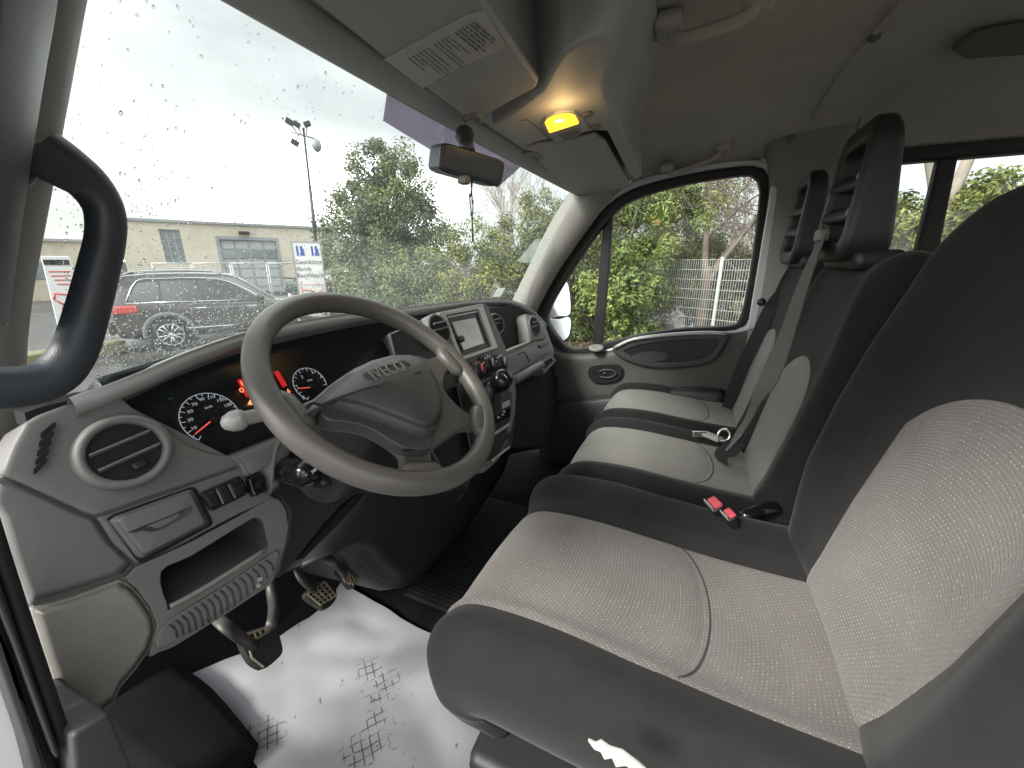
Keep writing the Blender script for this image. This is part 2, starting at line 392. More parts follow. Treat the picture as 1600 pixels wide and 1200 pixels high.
def leaves(name, pts, nrm, size, mat, parent, rs, aspect=.45, tone=None, jitter=.6):
    """many pointed leaf faces (two triangles folded along the rib)"""
    n = len(pts); P = np.asarray(pts, float); N = np.asarray(nrm, float) + rs.normal(0, jitter, (n, 3)); N /= np.linalg.norm(N, axis=1)[:, None]
    T = rs.normal(0, 1, (n, 3)); T -= N*(T*N).sum(1)[:, None]; T /= np.linalg.norm(T, axis=1)[:, None]; B = np.cross(N, T)
    s = (size*rs.uniform(.6, 1.3, n))[:, None]
    V = np.empty((n, 4, 3)); V[:, 0] = P-T*s*.5; V[:, 1] = P+B*s*aspect*.5+N*s*.08; V[:, 2] = P+T*s*.5; V[:, 3] = P-B*s*aspect*.5+N*s*.08
    me = bpy.data.meshes.new(name); me.vertices.add(4*n); me.vertices.foreach_set('co', V.reshape(-1))
    me.loops.add(6*n); me.polygons.add(2*n)
    idx = (np.arange(n)*4)[:, None]+np.array([0, 1, 2, 0, 2, 3]); me.loops.foreach_set('vertex_index', idx.reshape(-1).astype(np.int32))
    me.polygons.foreach_set('loop_start', (np.arange(2*n)*3).astype(np.int32)); me.polygons.foreach_set('loop_total', np.full(2*n, 3, np.int32))
    me.update(calc_edges=True)
    a = me.attributes.new('tone', 'FLOAT', 'FACE'); tv = tone if tone is not None else rs.uniform(0, 1, n); a.data.foreach_set('value', np.repeat(np.clip(tv, 0, 1), 2).astype(np.float32))
    return link(name, me, mat, parent, smooth=False)
def crown(name, c, rad, n, size, mat, parent, seed, nclump=60, shape=None, hollow=.35, clump=.28, aspect=.45):
    """clumps spread through an uneven volume; leaves sit round each clump"""
    rs = np.random.RandomState(seed); c = np.array(c); rad = np.array(rad)
    d = rs.normal(0, 1, (nclump, 3)); d /= np.linalg.norm(d, axis=1)[:, None]
    r = (hollow+(1-hollow)*rs.uniform(0, 1, nclump)**.6)*rs.uniform(.8, 1.12, nclump)
    q = d*r[:, None]
    if shape is not None: q[:, :2] *= shape((q[:, 2]+1)/2)[:, None]
    CC = c+q*rad
    k = rs.randint(0, nclump, n); ct = rs.uniform(.2, .8, nclump)
    off = rs.normal(0, 1, (n, 3)); L_ = np.linalg.norm(off, axis=1)[:, None]; off = off/L_*(rs.uniform(0, 1, (n, 1))**.5)
    cs = rs.uniform(.6, 1.3, nclump)*clump
    P = CC[k]+off*cs[k][:, None]*rad.mean()
    tone = ct[k]+rs.normal(0, .2, n)
    N = off+np.array([0, 0, .5])
    return leaves(name, P, N, size, mat, parent, rs, aspect=aspect, tone=tone)
def branches(mb, p, d, L_, r, depth, rs, spread=.55, up=.12, kids=(2, 4), minr=.004, tips=None, ratio=.68):
    pts = [p]; q = Vector(p); dd = Vector(d).normalized(); n = 5
    for i in range(n):
        dd = (dd+Vector((rs.gauss(0, .10), rs.gauss(0, .10), rs.gauss(0, .08)+up*.15))).normalized(); q = q+dd*(L_/n); pts.append(q.copy())
    rr = [max(minr, r*(1-.45*i/n)) for i in range(n+1)]
    mb.tube(pts, rr, 7 if depth > 2 else (5 if depth > 1 else 3), cap=False)
    if tips is not None and depth <= 1: tips += pts[2:]
    if depth <= 0: return
    for k in range(rs.randint(*kids)):
        i = rs.randint(2, n); a = rs.uniform(0, 2*PI); o = dd.orthogonal().normalized(); o2 = dd.cross(o)
        nd = (dd+(o*math.cos(a)+o2*math.sin(a))*rs.uniform(spread*.7, spread*1.5)+Vector((0, 0, up))).normalized()
        branches(mb, pts[i], nd, L_*rs.uniform(ratio-.12, ratio+.12), rr[i]*.62, depth-1, rs, spread, up, kids, minr, tips, ratio)
    nd = dd; branches(mb, pts[-1], nd, L_*ratio, rr[-1]*.95, depth-1, rs, spread, up, kids, minr, tips, ratio)
# --- large evergreen in front, narrow top, loose leaves
b0 = far(614, 14.0)
big = thing('evergreen_tree', b0, 'tall dark evergreen tree with a loose pointed crown beyond the windscreen', 'tree')
mb = MB(); rs = random.Random(3)
for k in range(5): branches(mb, b0+Vector((rs.uniform(-.3, .3), rs.uniform(-.3, .3), 0)), Vector((rs.uniform(-.2, .2), rs.uniform(-.2, .2), 1)), 2.2, .08, 2, rs, .5, .5, (2, 4), .008)
mb.build('trunk', M_bark, big, smooth=True)
crown('crown', b0+Vector((0, 0, 2.75)), (2.65, 2.65, 2.95), 64000, .105, M_ever, big, 11, 230, lambda z: np.clip(1.28-.86*z, .3, 1.05), .15, .13)
# --- rounder yellowish bush right of it
b1 = far(726, 11.0)
bush = thing('round_shrub', b1, 'round yellow green shrub in front of the tall evergreen, right of its foot', 'shrub')
mb = MB(); rs = random.Random(5)
for k in range(5): branches(mb, b1, Vector((rs.uniform(-.6, .6), rs.uniform(-.6, .6), 1)), 1.1, .03, 2, rs, .6, .4, (2, 4), .006)
mb.build('stem', M_bark, bush, smooth=True)
crown('crown', b1+Vector((0, 0, 1.3)), (1.5, 1.5, 1.5), 34000, .085, M_yell, bush, 12, 120, None, .25, .2)
b2 = far(600, 11.2)
bush2 = thing('dark_shrub', b2, 'dark green low shrub before the foot of the tall evergreen', 'shrub')
mb = MB()
for k in range(4): branches(mb, b2, Vector((rs.uniform(-.6, .6), rs.uniform(-.6, .6), 1)), .8, .025, 2, rs, .6, .4, (2, 4), .006)
mb.build('stem', M_bark, bush2, smooth=True)
crown('crown', b2+Vector((0, 0, .95)), (1.75, 1.75, 1.15), 28000, .08, M_ever, bush2, 13, 110, None, .25, .2)
b3 = far(835, 13.0)
bush3 = thing('tall_shrub', b3, 'tall olive shrub seen past the passenger side pillar', 'shrub')
mb = MB()
for k in range(4): branches(mb, b3, Vector((rs.uniform(-.4, .4), rs.uniform(-.4, .4), 1)), 1.6, .04, 2, rs, .6, .4, (2, 4), .006)
mb.build('stem', M_bark, bush3, smooth=True)
crown('crown', b3+Vector((0, 0, 2.0)), (1.7, 1.7, 2.2), 32000, .09, M_yell, bush3, 14, 120, None, .2, .2)
# --- bare trees
def bare(name, base, label, seed, h, r, depth, mat, lean=(0, 0), group=None, n=1, spread=.55, up=.12, trunk=None):
    t = thing(name, base, label, 'tree', group); rs = random.Random(seed); mb = MB(); tr = MB()
    top = base+Vector((lean[0]*h*.3, lean[1]*h*.3, h*.30)); rt = r*.8
    pts = cr1([base, base.lerp(top, .5)+Vector((rs.gauss(0, .05), rs.gauss(0, .05), 0)), top], 4); tr.tube(pts, [r+(rt-r)*i/(len(pts)-1) for i in range(len(pts))], 10)
    tr.build('trunk', M_bark, t, smooth=True)
    for k in range(n+2):
        a = rs.uniform(0, 2*PI); s = .15 if k == 0 else spread
        branches(mb, top-Vector((0, 0, rs.uniform(0, h*.1))), Vector((math.cos(a)*s+lean[0], math.sin(a)*s+lean[1], 1)), h*.26, rt*(.85 if k == 0 else .55), depth, rs, spread, up, (2, 4), .005)
    mb.build('crown', mat, t, smooth=True); return t
bare('bare_tree', far(790, 19), 'slender bare tree between the tall evergreen and the windscreen pillar', 21, 7.2, .10, 4, M_twigp)
bare('bare_tree', far(1108, 10.6), 'thick forked bare tree behind the mesh fence, centred in the passenger window', 22, 6.4, .15, 5, M_twig, (.03, 0), spread=.8, up=.02)
bare('bare_tree', far(1178, 12.0), 'thin bare tree at the rear edge of the passenger window', 27, 5.6, .07, 4, M_twigp, spread=.7)
bare('bare_tree', far(1441, 9.5), 'bare tree with a pale straight trunk in the rear side window', 23, 9.5, .13, 4, M_twigp, (.04, -.04))
bare('bare_tree', far(1528, 12.0), 'bare tree with long leaning branches at the right end of the rear window', 24, 8.5, .09, 5, M_twig, (.1, -.55), spread=.5)
# --- hedges past the passenger side
def shrub(name, base, c_h, rad, n, size, mat, label, seed, ncl=80, aspect=.45, group=None, hollow=.2, clump=.2):
    t = thing(name, base, label, 'shrub', group); mb = MB(); rs = random.Random(seed)
    for k in range(5): branches(mb, base, Vector((rs.uniform(-.6, .6), rs.uniform(-.6, .6), 1)), rad[2]*.75, .03, 2, rs, .6, .4, (2, 4), .005)
    mb.build('stem', M_bark, t, smooth=True); crown('crown', base+Vector((0, 0, c_h)), rad, n, size, mat, t, seed, ncl, None, hollow, clump, aspect); return t
shrub('laurel_shrub', far(965, 9.0), 1.15, (1.35, 1.1, 1.15), 11000, .125, M_laur, 'glossy bright green laurel before the mesh fence, low in the passenger window', 31, 90, .42)
shrub('feathery_shrub', far(1022, 11.6), 2.5, (2.3, 1.9, 2.0), 52000, .10, M_laur, 'tall light green feathery shrub at the left of the passenger window', 32, 130, .28)
shrub('hedge_shrub', far(900, 11.5), 1.7, (1.6, 1.5, 2.1), 30000, .095, M_ever, 'dark hedge shrub behind the door mirror', 33, 100)
shrub('dry_shrub', far(1085, 13.0), 1.35, (2.0, 2.0, 1.5), 30000, .09, M_dry, 'dry brownish shrub behind the mesh fence below the forked bare tree', 34, 110)
shrub('dry_shrub', far(1165, 12.8), 1.5, (1.6, 1.6, 1.6), 15000, .08, M_dry, 'dry brownish shrub behind the mesh fence at the window rear edge', 35, 100)
shrub('olive_shrub', far(1455, 10.6), 1.8, (1.6, 1.5, 1.45), 26000, .10, M_yell, 'olive shrub behind the fence, left of the rear window divider', 36, 100)
shrub('olive_shrub', far(1545, 10.0), 2.0, (1.6, 1.5, 1.45), 26000, .10, M_yell, 'bright yellow green shrub behind the fence, right of the rear window divider', 37, 100)
# leaf litter by the fence
rs_ = np.random.RandomState(5); q = np.array([far(rs_.uniform(870, 1180), rs_.uniform(4.5, 11)) for _ in range(6000)]); q[:, 2] += .02
tag(leaves('leaf_litter', q, np.tile([0, 0, 1.0], (6000, 1)), .09, M_lit, None, rs_, jitter=.25), kind='stuff', label='brown fallen leaves scattered on the ground before the fence', cat='leaf litter')
# --- double bar mesh fence
M_fence = plain('galvanised_wire', (.50, .52, .50), .5, metal=.3)
def fence(P0, P1, h, name, label, step=2.5):
    P0, P1 = Vector(P0), Vector(P1); f = thing(name, P0, label, 'fence'); d = P1-P0; L_ = d.length; d.normalize(); n = max(1, int(L_/step)); st = L_/n
    for k in range(n):
        mb = MB(); a = P0+d*(st*k)
        for i in range(int(st/.05)):
            p = a+d*(.05*i+.03); mb.box(p+Vector((0, 0, h/2+.03)), (.006, .006, h-.03), Matrix.Rotation(math.atan2(d.y, d.x), 3, 'Z'))
        for j in range(int(h/.2)+1):
            for off in (-.008, .008): mb.box(a+d*(st/2)+Vector((-d.y*off, d.x*off, .06+.2*j)), (st, .007, .007), Matrix.Rotation(math.atan2(d.y, d.x), 3, 'Z'))
        mb.build('mesh_panel', M_fence, f)
    for k in range(n+1):
        MB().box(P0+d*(st*k)+Vector((0, 0, h/2+.04)), (.06, .05, h+.08), Matrix.Rotation(math.atan2(d.y, d.x), 3, 'Z')).build('post', M_fence, f, bevel=.006)
    return f
fA = far(1012, 10.2); fB = far(1118, 9.4)
dv = (fB-fA).normalized()
fence(fA-dv*.3, fA+dv*9.8, 2.03, 'mesh_fence', 'galvanised double bar mesh fence beyond the passenger side windows', (fB-fA).length+.15)

# --- warehouse straight ahead
M_wall = plain('pale_render', (.62, .565, .45), .85, grain=.3, gscale=60, var=.09, vscale=1.2)
M_wall2 = plain('pale_block', (.50, .46, .38), .85, var=.12, vscale=2)
M_steelg = plain('grey_sheet', (.30, .32, .33), .5, metal=.2, var=.1)
M_doorp = plain('door_panel', (.42, .44, .45), .5, var=.06)
M_glz = plain('window_pane', (.18, .21, .23), .12, var=.3, vscale=3)
A = far(196, 30); Bp = far(520, 30.5)
wd = (Bp-A); wl_ = wd.length; wd.normalize(); wn_ = Vector((wd.y, -wd.x, 0)); 
if wn_.dot(CAM-A) < 0: wn_ = -wn_
WH = thing('warehouse', A, 'low pale rendered warehouse with a grey sectional door straight ahead', 'building')
def wallpt(px, py, off=0):
    d = ray(px, py); P = A+wn_*off; return CAM+d*((P-CAM).dot(wn_)/d.dot(wn_))
def wrect(x0, y0, x1, y1):     # a level rectangle on the wall from two photo corners
    a = wallpt(x0, y0); b = wallpt(x1, y1); u0, u1 = (a-A).dot(wd), (b-A).dot(wd); return u0, u1, b.z, a.z
RZ = Matrix.Rotation(math.atan2(wd.y, wd.x), 3, 'Z')
def wbox(mb, u0, u1, z0, z1, o0, o1): mb.box(A+wd*((u0+u1)/2)+wn_*((o0+o1)/2)+Vector((0, 0, (z0+z1)/2-A.z)), (u1-u0, abs(o1-o0), z1-z0), RZ); return mb
roofz = wallpt(340, 351).z; E_ = wl_+.6
g0, g1, gb, gt = wrect(342, 374, 446, 470); gb = GZ
v0, v1, vb, vt = wrect(247, 358, 292, 411)
mb = MB()
for (u0, u1, z0, z1) in ((0, v0, GZ, roofz), (v0, v1, GZ, vb), (v0, v1, vt, roofz), (v1, g0, GZ, roofz), (g0, g1, gt, roofz), (g1, E_, GZ, roofz)): wbox(mb, u0, u1, z0, z1, 0, -.35)
wbox(mb, 0, E_, GZ, roofz, -12, -12.3); wbox(mb, 0, .3, GZ, roofz, -.36, -11.9); wbox(mb, E_-.3, E_, GZ, roofz, -.36, -11.9)
mb.build('wall', M_wall, WH)
wbox(MB(), -.15, E_+.15, roofz+.004, roofz+.14, .12, -12.4).build('roof', M_steelg, WH)
fr = wbox(wbox(wbox(MB(), g0-.16, g0, GZ, gt+.18, .03, -.10), g1, g1+.16, GZ, gt+.18, .03, -.10), g0, g1, gt, gt+.18, .03, -.10).build('door_frame', M_steelg, WH)
gd = wbox(MB(), g0, g1, GZ, gt, -.19, -.26).build('sectional_door', M_steelg, WH)
hh = (gt-GZ)/6
for i in range(6):
    for j in range(4):
        u = (g1-g0)/4; mb = wbox(MB(), g0+j*u+.06, g0+(j+1)*u-.06, GZ+i*hh+.05, GZ+(i+1)*hh-.05, -.18, -.15)
        mb.build('panel' if i != 4 else 'pane', M_doorp if i != 4 else M_glz, gd)
wbox(MB(), v0, v1, vb, vt, -.2, -.22).build('window', M_glz, WH)
wf = MB()
for k in range(4): u = v0+(v1-v0)*k/3; wbox(wf, u-.04, u+.04, vb, vt, -.12, -.19)
for k in range(5): z = vb+(vt-vb)*k/4; wbox(wf, v0+.05, v1-.05, z-.03, z+.03, -.13, -.185)
wf.build('window_frame', M_steelg, WH)
a = wallpt(381, 364); al = MB(); al.box(a+wn_*.18, (.55, .3, .16), RZ); al.build('alarm_lamp', M_['black'], WH, bevel=.03)
# block walls further left
A2 = far(-80, 34); B2 = far(176, 34); d2 = (B2-A2); 
W2 = thing('storehouse', A2, 'long low block storehouse at the far left behind the camera tower', 'building')
R2 = Matrix.Rotation(math.atan2(d2.y, d2.x), 3, 'Z'); n2 = Vector((d2.y, -d2.x, 0)).normalized()
if n2.dot(CAM-A2) < 0: n2 = -n2
zt = GZ+3.1; c2 = (A2+B2)/2
MB().box(c2-n2*2+Vector((0, 0, (zt-GZ)/2)), (d2.length, 4, zt-GZ), R2).build('wall', M_wall2, W2)
MB().box(c2-n2*2+Vector((0, 0, zt-GZ+.074)), (d2.length+.3, 4.3, .14), R2).build('roof', M_steelg, W2)
for k in range(5):
    MB().box(c2+d2.normalized()*(-8+4*k)+n2*.03+Vector((0, 0, 1.6)), (1.6, .08, .9), R2).build('window', M_glz, W2, bevel=.02)
# --- site fence with a rail in front of the warehouse
sA = far(235, 17.5); sB = far(470, 16.8); sv = sB-sA
SF = thing('site_fence', sA, 'thin wire site fence with tube frames between the parked cars and the warehouse', 'fence')
Rs = Matrix.Rotation(math.atan2(sv.y, sv.x), 3, 'Z')
for k in range(4):
    a = sA+sv*(k/4-.0); b = sA+sv*((k+1)/4); mb = MB()
    for z in (.12, 1.98): mb.tube([a+Vector((0, 0, z)), b+Vector((0, 0, z))], .022, 6)
    for p in (a+sv.normalized()*.03, b-sv.normalized()*.03): mb.tube([p+Vector((0, 0, .02)), p+Vector((0, 0, 2.0))], .022, 6)
    fo = mb.build('frame', M_fence, SF, smooth=True); mw = MB()
    for i in range(1, 12): p = a.lerp(b, i/12); mw.tube([p+Vector((0, 0, .12)), p+Vector((0, 0, 1.98))], .004, 3, cap=False)
    mw.build('wire', M_fence, fo)
# --- camera mast and warning boards
M_brd = plain('sign_board', (.80, .80, .79), .45, var=.02)
M_blue = plain('sign_blue', (.02, .07, .36), .5); M_redp = plain('sign_red', (.62, .16, .10), .5)
def board_frame(px0, py0, px1, py1, dist):
    d = ray((px0+px1)/2, 410); dn = Vector((d.x, d.y, 0)).normalized(); P = CAM+dn*dist; ex = Vector((dn.y, -dn.x, 0))
    pl = Plane(P, -dn); a = pl(px0, py0); b = pl(px1, py0); b.z = pl(px1, py1).z; return dn, ex, a, b
def camera_symbol(pl0, ex, s, parent):
    up = Vector((0, 0, 1)); n = ex.cross(up); mb = MB()
    def pt(x, y): return pl0+ex*(x*s)+up*(y*s)-n*.0
    for poly in ([(-.42, .05), (-.36, .30), (.18, .16), (.12, -.12), (-.2, -.16)],):
        P = [pt(*q) for q in poly]
        for i in range(len(P)): mb.tube([P[i]-n*.004, P[(i+1) % len(P)]-n*.004], .035*s, 5)
    mb.tube([pt(-.2, -.16)-n*.004, pt(-.28, -.34)-n*.004], .03*s, 5)
    for r in (.2, .32, .44): mb.tube([pt(.14+r*math.cos(a), -.05+r*math.sin(a))-n*.004 for a in np.linspace(-.75, .75, 8)], .026*s, 5)
    return mb.build('camera_symbol', M_redp, parent, smooth=True)
dn, ex, a, b = board_frame(456, 379, 499, 560, 12.2); UPV = Vector((0, 0, 1))
SB = thing('warning_board', Vector((a.x, a.y, GZ)), 'tall white security board with blue marks and black words beside the mast', 'sign')
wdt = (b-a).dot(ex); hgt = a.z-GZ-.25; cc = a+ex*(wdt/2)-UPV*(hgt/2)
RB = Matrix((ex, dn, UPV)).transposed()
MB().box(cc+dn*.02, (wdt, .04, hgt), RB).build('board', M_brd, SB, bevel=.006)
mb = MB()
for s in (-1, 1): mb.box(cc+ex*(s*(wdt/2+.016))+dn*.02-UPV*.1, (.03, .06, hgt+.28), RB)
mb.box(cc+UPV*(hgt/2+.022)+dn*.02, (wdt, .06, .03), RB); mb.build('frame', M_steelg, SB)
tp = a+ex*(wdt/2)-dn*.003
for s in (-1, 1):
    mb = MB(); q = tp+ex*(s*wdt*.27)-UPV*.20
    mb.box(q-ex*(.05), (.05, .006, .24), RB); mb.box(q+ex*.06, (.08, .006, .10), RB); mb.box(q+ex*.045+UPV*.085, (.06, .006, .07), RB); mb.box(q-UPV*.085+ex*.055, (.11, .006, .07), RB)
    mb.build('blue_mark', M_blue, SB)
for i, sx_ in enumerate(('Geschützt', 'durch', 'BauWatch')):
    lettering('lettering', sx_, .155, tp-UPV*(.48+.17*i)+ (ex*(-.14) if i == 1 else Vector()), ex, UPV, M_['ink'], SB, .003, .98)
mb = MB(); q = tp-UPV*1.30
for (dx, dz, sw, sh) in ((0, .24, wdt*.8, .015), (0, -.30, wdt*.8, .015), (-wdt*.4, -.03, .015, .54), (wdt*.4, -.03, .015, .54)): mb.box(q+ex*dx+UPV*dz, (sw, .006, sh), RB)
mb.build('symbol_border', M_redp, SB); camera_symbol(q-UPV*.02-ex*.05-dn*.004, ex, .5, SB)
# mast
dm = 12.8; d = ray(492, 410); dnm = Vector((d.x, d.y, 0)).normalized(); plm = Plane(CAM+dnm*dm, -dnm); exm = Vector((dnm.y, -dnm.x, 0))
base = plm(497, 430); base = Vector((base.x, base.y, GZ)); top = plm(474, 200)
MS = thing('camera_mast', base, 'tall thin surveillance mast with cameras and floodlights on top', 'mast')
mb = MB(); mb.tube([base, base.lerp(top, .45)], .055, 10); mb.tube([base.lerp(top, .449), base.lerp(top, .75)], .042, 10); mb.tube([base.lerp(top, .749), top], .03, 10); mb.build('pole', M_['dash_dk'], MS, smooth=True)
mb = MB(); mb.tube([top-exm*.28-UPV*.12, top+exm*.26-UPV*.22], .025, 6); mb.build('cross_arm', M_steelg, MS, smooth=True)
for (dx, dz, sc) in ((-.30, .10, .9), (-.14, .06, .8), (.10, .10, .8), (-.24, -.36, .9)):
    mb = MB(); c = top+exm*dx+UPV*dz; mb.box(c, (.20*sc, .14, .13*sc), RB @ Matrix.Rotation(.5 if dx < 0 else -.4, 3, 'Y')); mb.tube([c, top+exm*dx*.5-UPV*.15], .015, 5); mb.build('floodlight', M_['black'], MS, bevel=.015)
c = top+exm*.26-UPV*.36; mb = MB(); mb.lathe(c, (0, 0, -1), [(.02, -.16), (.10, -.10), (.12, 0), (.115, .06), (.08, .13), (.02, .165)], 16); mb.build('dome_camera', M_steelg, MS, smooth=True)
# camera tower at the far left
dn, ex, a, b = board_frame(52, 400, 112, 486, 15.0); RB = Matrix((ex, dn, UPV)).transposed(); wdt = (b-a).dot(ex)
CT = thing('camera_tower', Vector((a.x, a.y, GZ)), 'white security tower cabinet with a red camera symbol at the far left', 'security tower')
cc = (a+b)/2; hgt = a.z-(GZ+.3)
mb = MB(); mb.prism([a+ex*(wdt*.18), a+ex*wdt*.95, a+ex*wdt-UPV*(hgt), a-UPV*hgt], dn*.7); mb.build('cabinet', M_brd, CT, bevel=.02)
MB().box(Vector((cc.x, cc.y, GZ+.16))+dn*.3, (wdt*1.2, 1.0, .28), RB).build('concrete_base', M_wall2, CT, bevel=.03)
for k in range(3): MB().box(a+ex*(wdt*(.34+.2*k))-UPV*.14-dn*.012, (.18, .02, .12), RB).build('vent', M_['ink'], CT)
mb = MB()
for k in range(4): mb.box(a+ex*wdt*.55-UPV*(.36+.10*k)-dn*.006, (wdt*(.6-.08*k), .01, .03), RB)
mb.build('print_line', M_redp, CT); camera_symbol(a+ex*(wdt*.58)-UPV*1.05-dn*.006, ex, .62, CT)
bp = far(68, 13.6); mb = MB(); mb.lathe(bp, (0, 0, 1), [(.17, 0), (.19, .03), (.185, .18), (.195, .20), (.185, .22), (.185, .36), (.195, .38), (.185, .40), (.175, .54), (.14, .57)], 20)
tag(mb.build('barrel', plain('blue_plastic', (.03, .14, .34), .45), None, smooth=True), 'blue plastic barrel standing at the foot of the white security tower', 'barrel')
# kerb bank on the left
kb = MB(); k0 = far(-60, 12.2); k1 = far(150, 13.0); kv = k1-k0; kb.box((k0+k1)/2+Vector((0, 0, .14)), (kv.length, .5, .28), Matrix.Rotation(math.atan2(kv.y, kv.x), 3, 'Z'))
tag(kb.build('kerb', plain('mossy_kerb', (.20, .19, .11), .9, var=.3, vscale=5), None, bevel=.04), kind='structure')

# --- the dark sport utility car and one parked behind it
M_car = plain('car_paint', (.055, .051, .048), .3, metal=.3, coat=.8, var=.03)
M_car2 = plain('car_paint_dark', (.03, .032, .036), .3, coat=.8)
M_cglass = plain('car_glass', (.035, .045, .048), .06, spec=.9)
M_tail = plain('tail_light', (.60, .03, .03), .15, coat=1); M_tyre = plain('tyre', (.012, .012, .012), .8); M_alloy = plain('alloy', (.55, .56, .57), .3, metal=.8)
def suv(name, origin, fwd, label, paint, trim, detail=True, sc=1.0):
    """origin: rear wheel's foot on the near side; fwd: heading; the near side is the right-hand one"""
    fwd = Vector(fwd).normalized(); left = Vector((-fwd.y, fwd.x, 0)); up = Vector((0, 0, 1)); W = 1.92*sc
    T = thing(name, Vector(origin), label, 'car')
    def P(x, y, z): return Vector(origin)+fwd*(x*sc)+left*(y*sc)+up*(z*sc)
    # stations (x, half width low, half width high, z sill, z belt)
    lower = [(-.98, .80, .86, .52, 1.02), (-.90, .90, .92, .36, 1.08), (-.6, .95, .955, .32, 1.12), (0, .96, .96, .32, 1.10), (.8, .955, .95, .30, 1.08), (1.6, .955, .95, .30, 1.06), (2.25, .955, .94, .30, 1.04), (2.9, .95, .92, .32, 1.0), (3.45, .92, .88, .34, .95), (3.78, .84, .80, .38, .84), (3.86, .76, .70, .46, .70)]
    rows = []
    for (x, wl, wh, z0, z1) in lower:
        r = []
        for (w_, z_) in ((wl*.9, z0), (wl, z0+.10), (wl*1.0, z0+(z1-z0)*.45), (wh*1.0, z0+(z1-z0)*.82), (wh*.97, z1), (wh*.80, z1+.035)): r.append((w_, z_))
        full = [(-a_, z_) for a_, z_ in r]+[(0, z1+.055)]+[(a_, z_) for a_, z_ in r[::-1]]
        rows.append([P(x, W/2/sc+a_, z_) for a_, z_ in full])
    body = grid('body', rows, paint, T, 2, 3)
    V = [rows[0], rows[-1]]; mb = MB()
    for r_ in V: mb.add(r_, [tuple(range(len(r_)))])
    mb.build('end_panel', paint, body)
    # cabin
    cab = [(-.93, .78, 1.05, 1.08), (-.80, .74, 1.10, 1.62), (-.45, .72, 1.10, 1.73), (.3, .71, 1.09, 1.76), (1.0, .70, 1.07, 1.74), (1.5, .69, 1.05, 1.66), (2.25, .78, 1.03, 1.10)]
    rows = []
    for (x, w_, z0, z1) in cab:
        h = z1-z0; rows.append([P(x, W/2/sc+s_*a_, z0+q*h) for s_, a_, q in ((-1, .90, 0), (-1, .90-(.9-w_)*.5, .5), (-1, w_, .88), (-1, w_-.12, 1.0), (1, 0, 1.02), (1, w_-.12, 1.0), (1, w_, .88), (1, .90-(.9-w_)*.5, .5), (1, .90, 0))])
    grid('cabin', rows, paint, T, 2, 3)
    # side glass on both flanks, standing just proud
    for s_ in (-1, 1):
        def S(x, z, o=.018):
            h = (z-1.08)/.62; return P(x, W/2/sc+s_*(.905-.19*max(0, min(1, h))+o), z)
        win = []
        for poly in ([(-.62, 1.16), (-.38, 1.56), (-.05, 1.60), (-.05, 1.13)], [(.0, 1.13), (.0, 1.60), (.62, 1.61), (.78, 1.12)], [(.86, 1.12), (.70, 1.60), (1.12, 1.57), (1.50, 1.40), (1.92, 1.12)]):
            mb = MB(); mb.prism([S(*q) for q in poly], left*(-s_*.03)); wo_ = mb.build('side_window', M_cglass, T, bevel=.006); win += poly
        if detail:
            fr = [(-.66, 1.13), (-.40, 1.60), (-.05, 1.645), (.6, 1.655), (1.14, 1.61), (1.54, 1.43), (2.0, 1.10)]
            mb = MB(); mb.tube(cr1([S(*q, .03) for q in fr], 3), .012, 5); mb.tube([S(-.66, 1.13, .03), S(2.0, 1.10, .03)], .012, 5); mb.build('window_trim', M_['chrome'], T, smooth=True)
            mb = MB(); mb.tube(cr1([P(-.6, W/2/sc+s_*.62, 1.74), P(-.45, W/2/sc+s_*.62, 1.80), P(.3, W/2/sc+s_*.61, 1.83), P(1.0, W/2/sc+s_*.60, 1.80), P(1.2, W/2/sc+s_*.60, 1.73)], 3), .018, 6); mb.build('roof_rail', M_['silver'], T, smooth=True)
            for xd in (.72, 1.75):
                MB().box(P(xd-.05, W/2/sc+s_*.965, .96), (.22*sc, .03, .03), Matrix((fwd, left, up)).transposed()).build('door_handle', M_['chrome'], T, bevel=.008)
            MB().box(P(1.1, W/2/sc+s_*.975, .50), (1.9*sc, .02, .035), Matrix((fwd, left, up)).transposed()).build('sill_trim', M_['chrome'], T, bevel=.008)
            for xs in (.82, -.06, 1.96):
                MB().tube([P(xs, W/2/sc+s_*.962, 1.06), P(xs, W/2/sc+s_*.972, .75), P(xs+.02, W/2/sc+s_*.966, .42)], .006, 4).build('door_gap', M_['void'], T)
            mb = MB(); mb.prism([P(1.86, W/2/sc+s_*.98, 1.10), P(2.02, W/2/sc+s_*.98, 1.10), P(1.98, W/2/sc+s_*.98, 1.26), P(1.84, W/2/sc+s_*.98, 1.26)], left*(s_*.18)); mb.build('door_mirror', paint, T, bevel=.04)
        # wheels, arches
        for xw in (0, 2.915):
            ax = left*s_; c = P(xw, W/2/sc+s_*.80, .375)
            ar = MB(); ar.torus(P(xw, W/2/sc+s_*.925, .40), ax, .455*sc, .062*sc, 28, 8, -.15, PI+.15, (fwd if s_ < 0 else -fwd)); ar.build('wheel_arch', trim, T, smooth=True)
            hol = MB(); hol.lathe(P(xw, W/2/sc+s_*.70, .40), ax, [(.43*sc, 0), (.43*sc, .265*sc)], 28); hol.build('wheel_well', M_['void'], T)
            wh = MB(); wh.lathe(c, ax, [(.25*sc, .0), (.34*sc, .0), (.372*sc, .03), (.376*sc, .10), (.372*sc, .17), (.34*sc, .20), (.262*sc, .19)], 32); wo_ = wh.build('wheel', M_tyre, T, smooth=True)
            rm = MB(); rm.torus(c+ax*.185*sc, ax, .245*sc, .014*sc, 32, 6)
            e1 = ax.orthogonal().normalized(); e2 = ax.cross(e1)
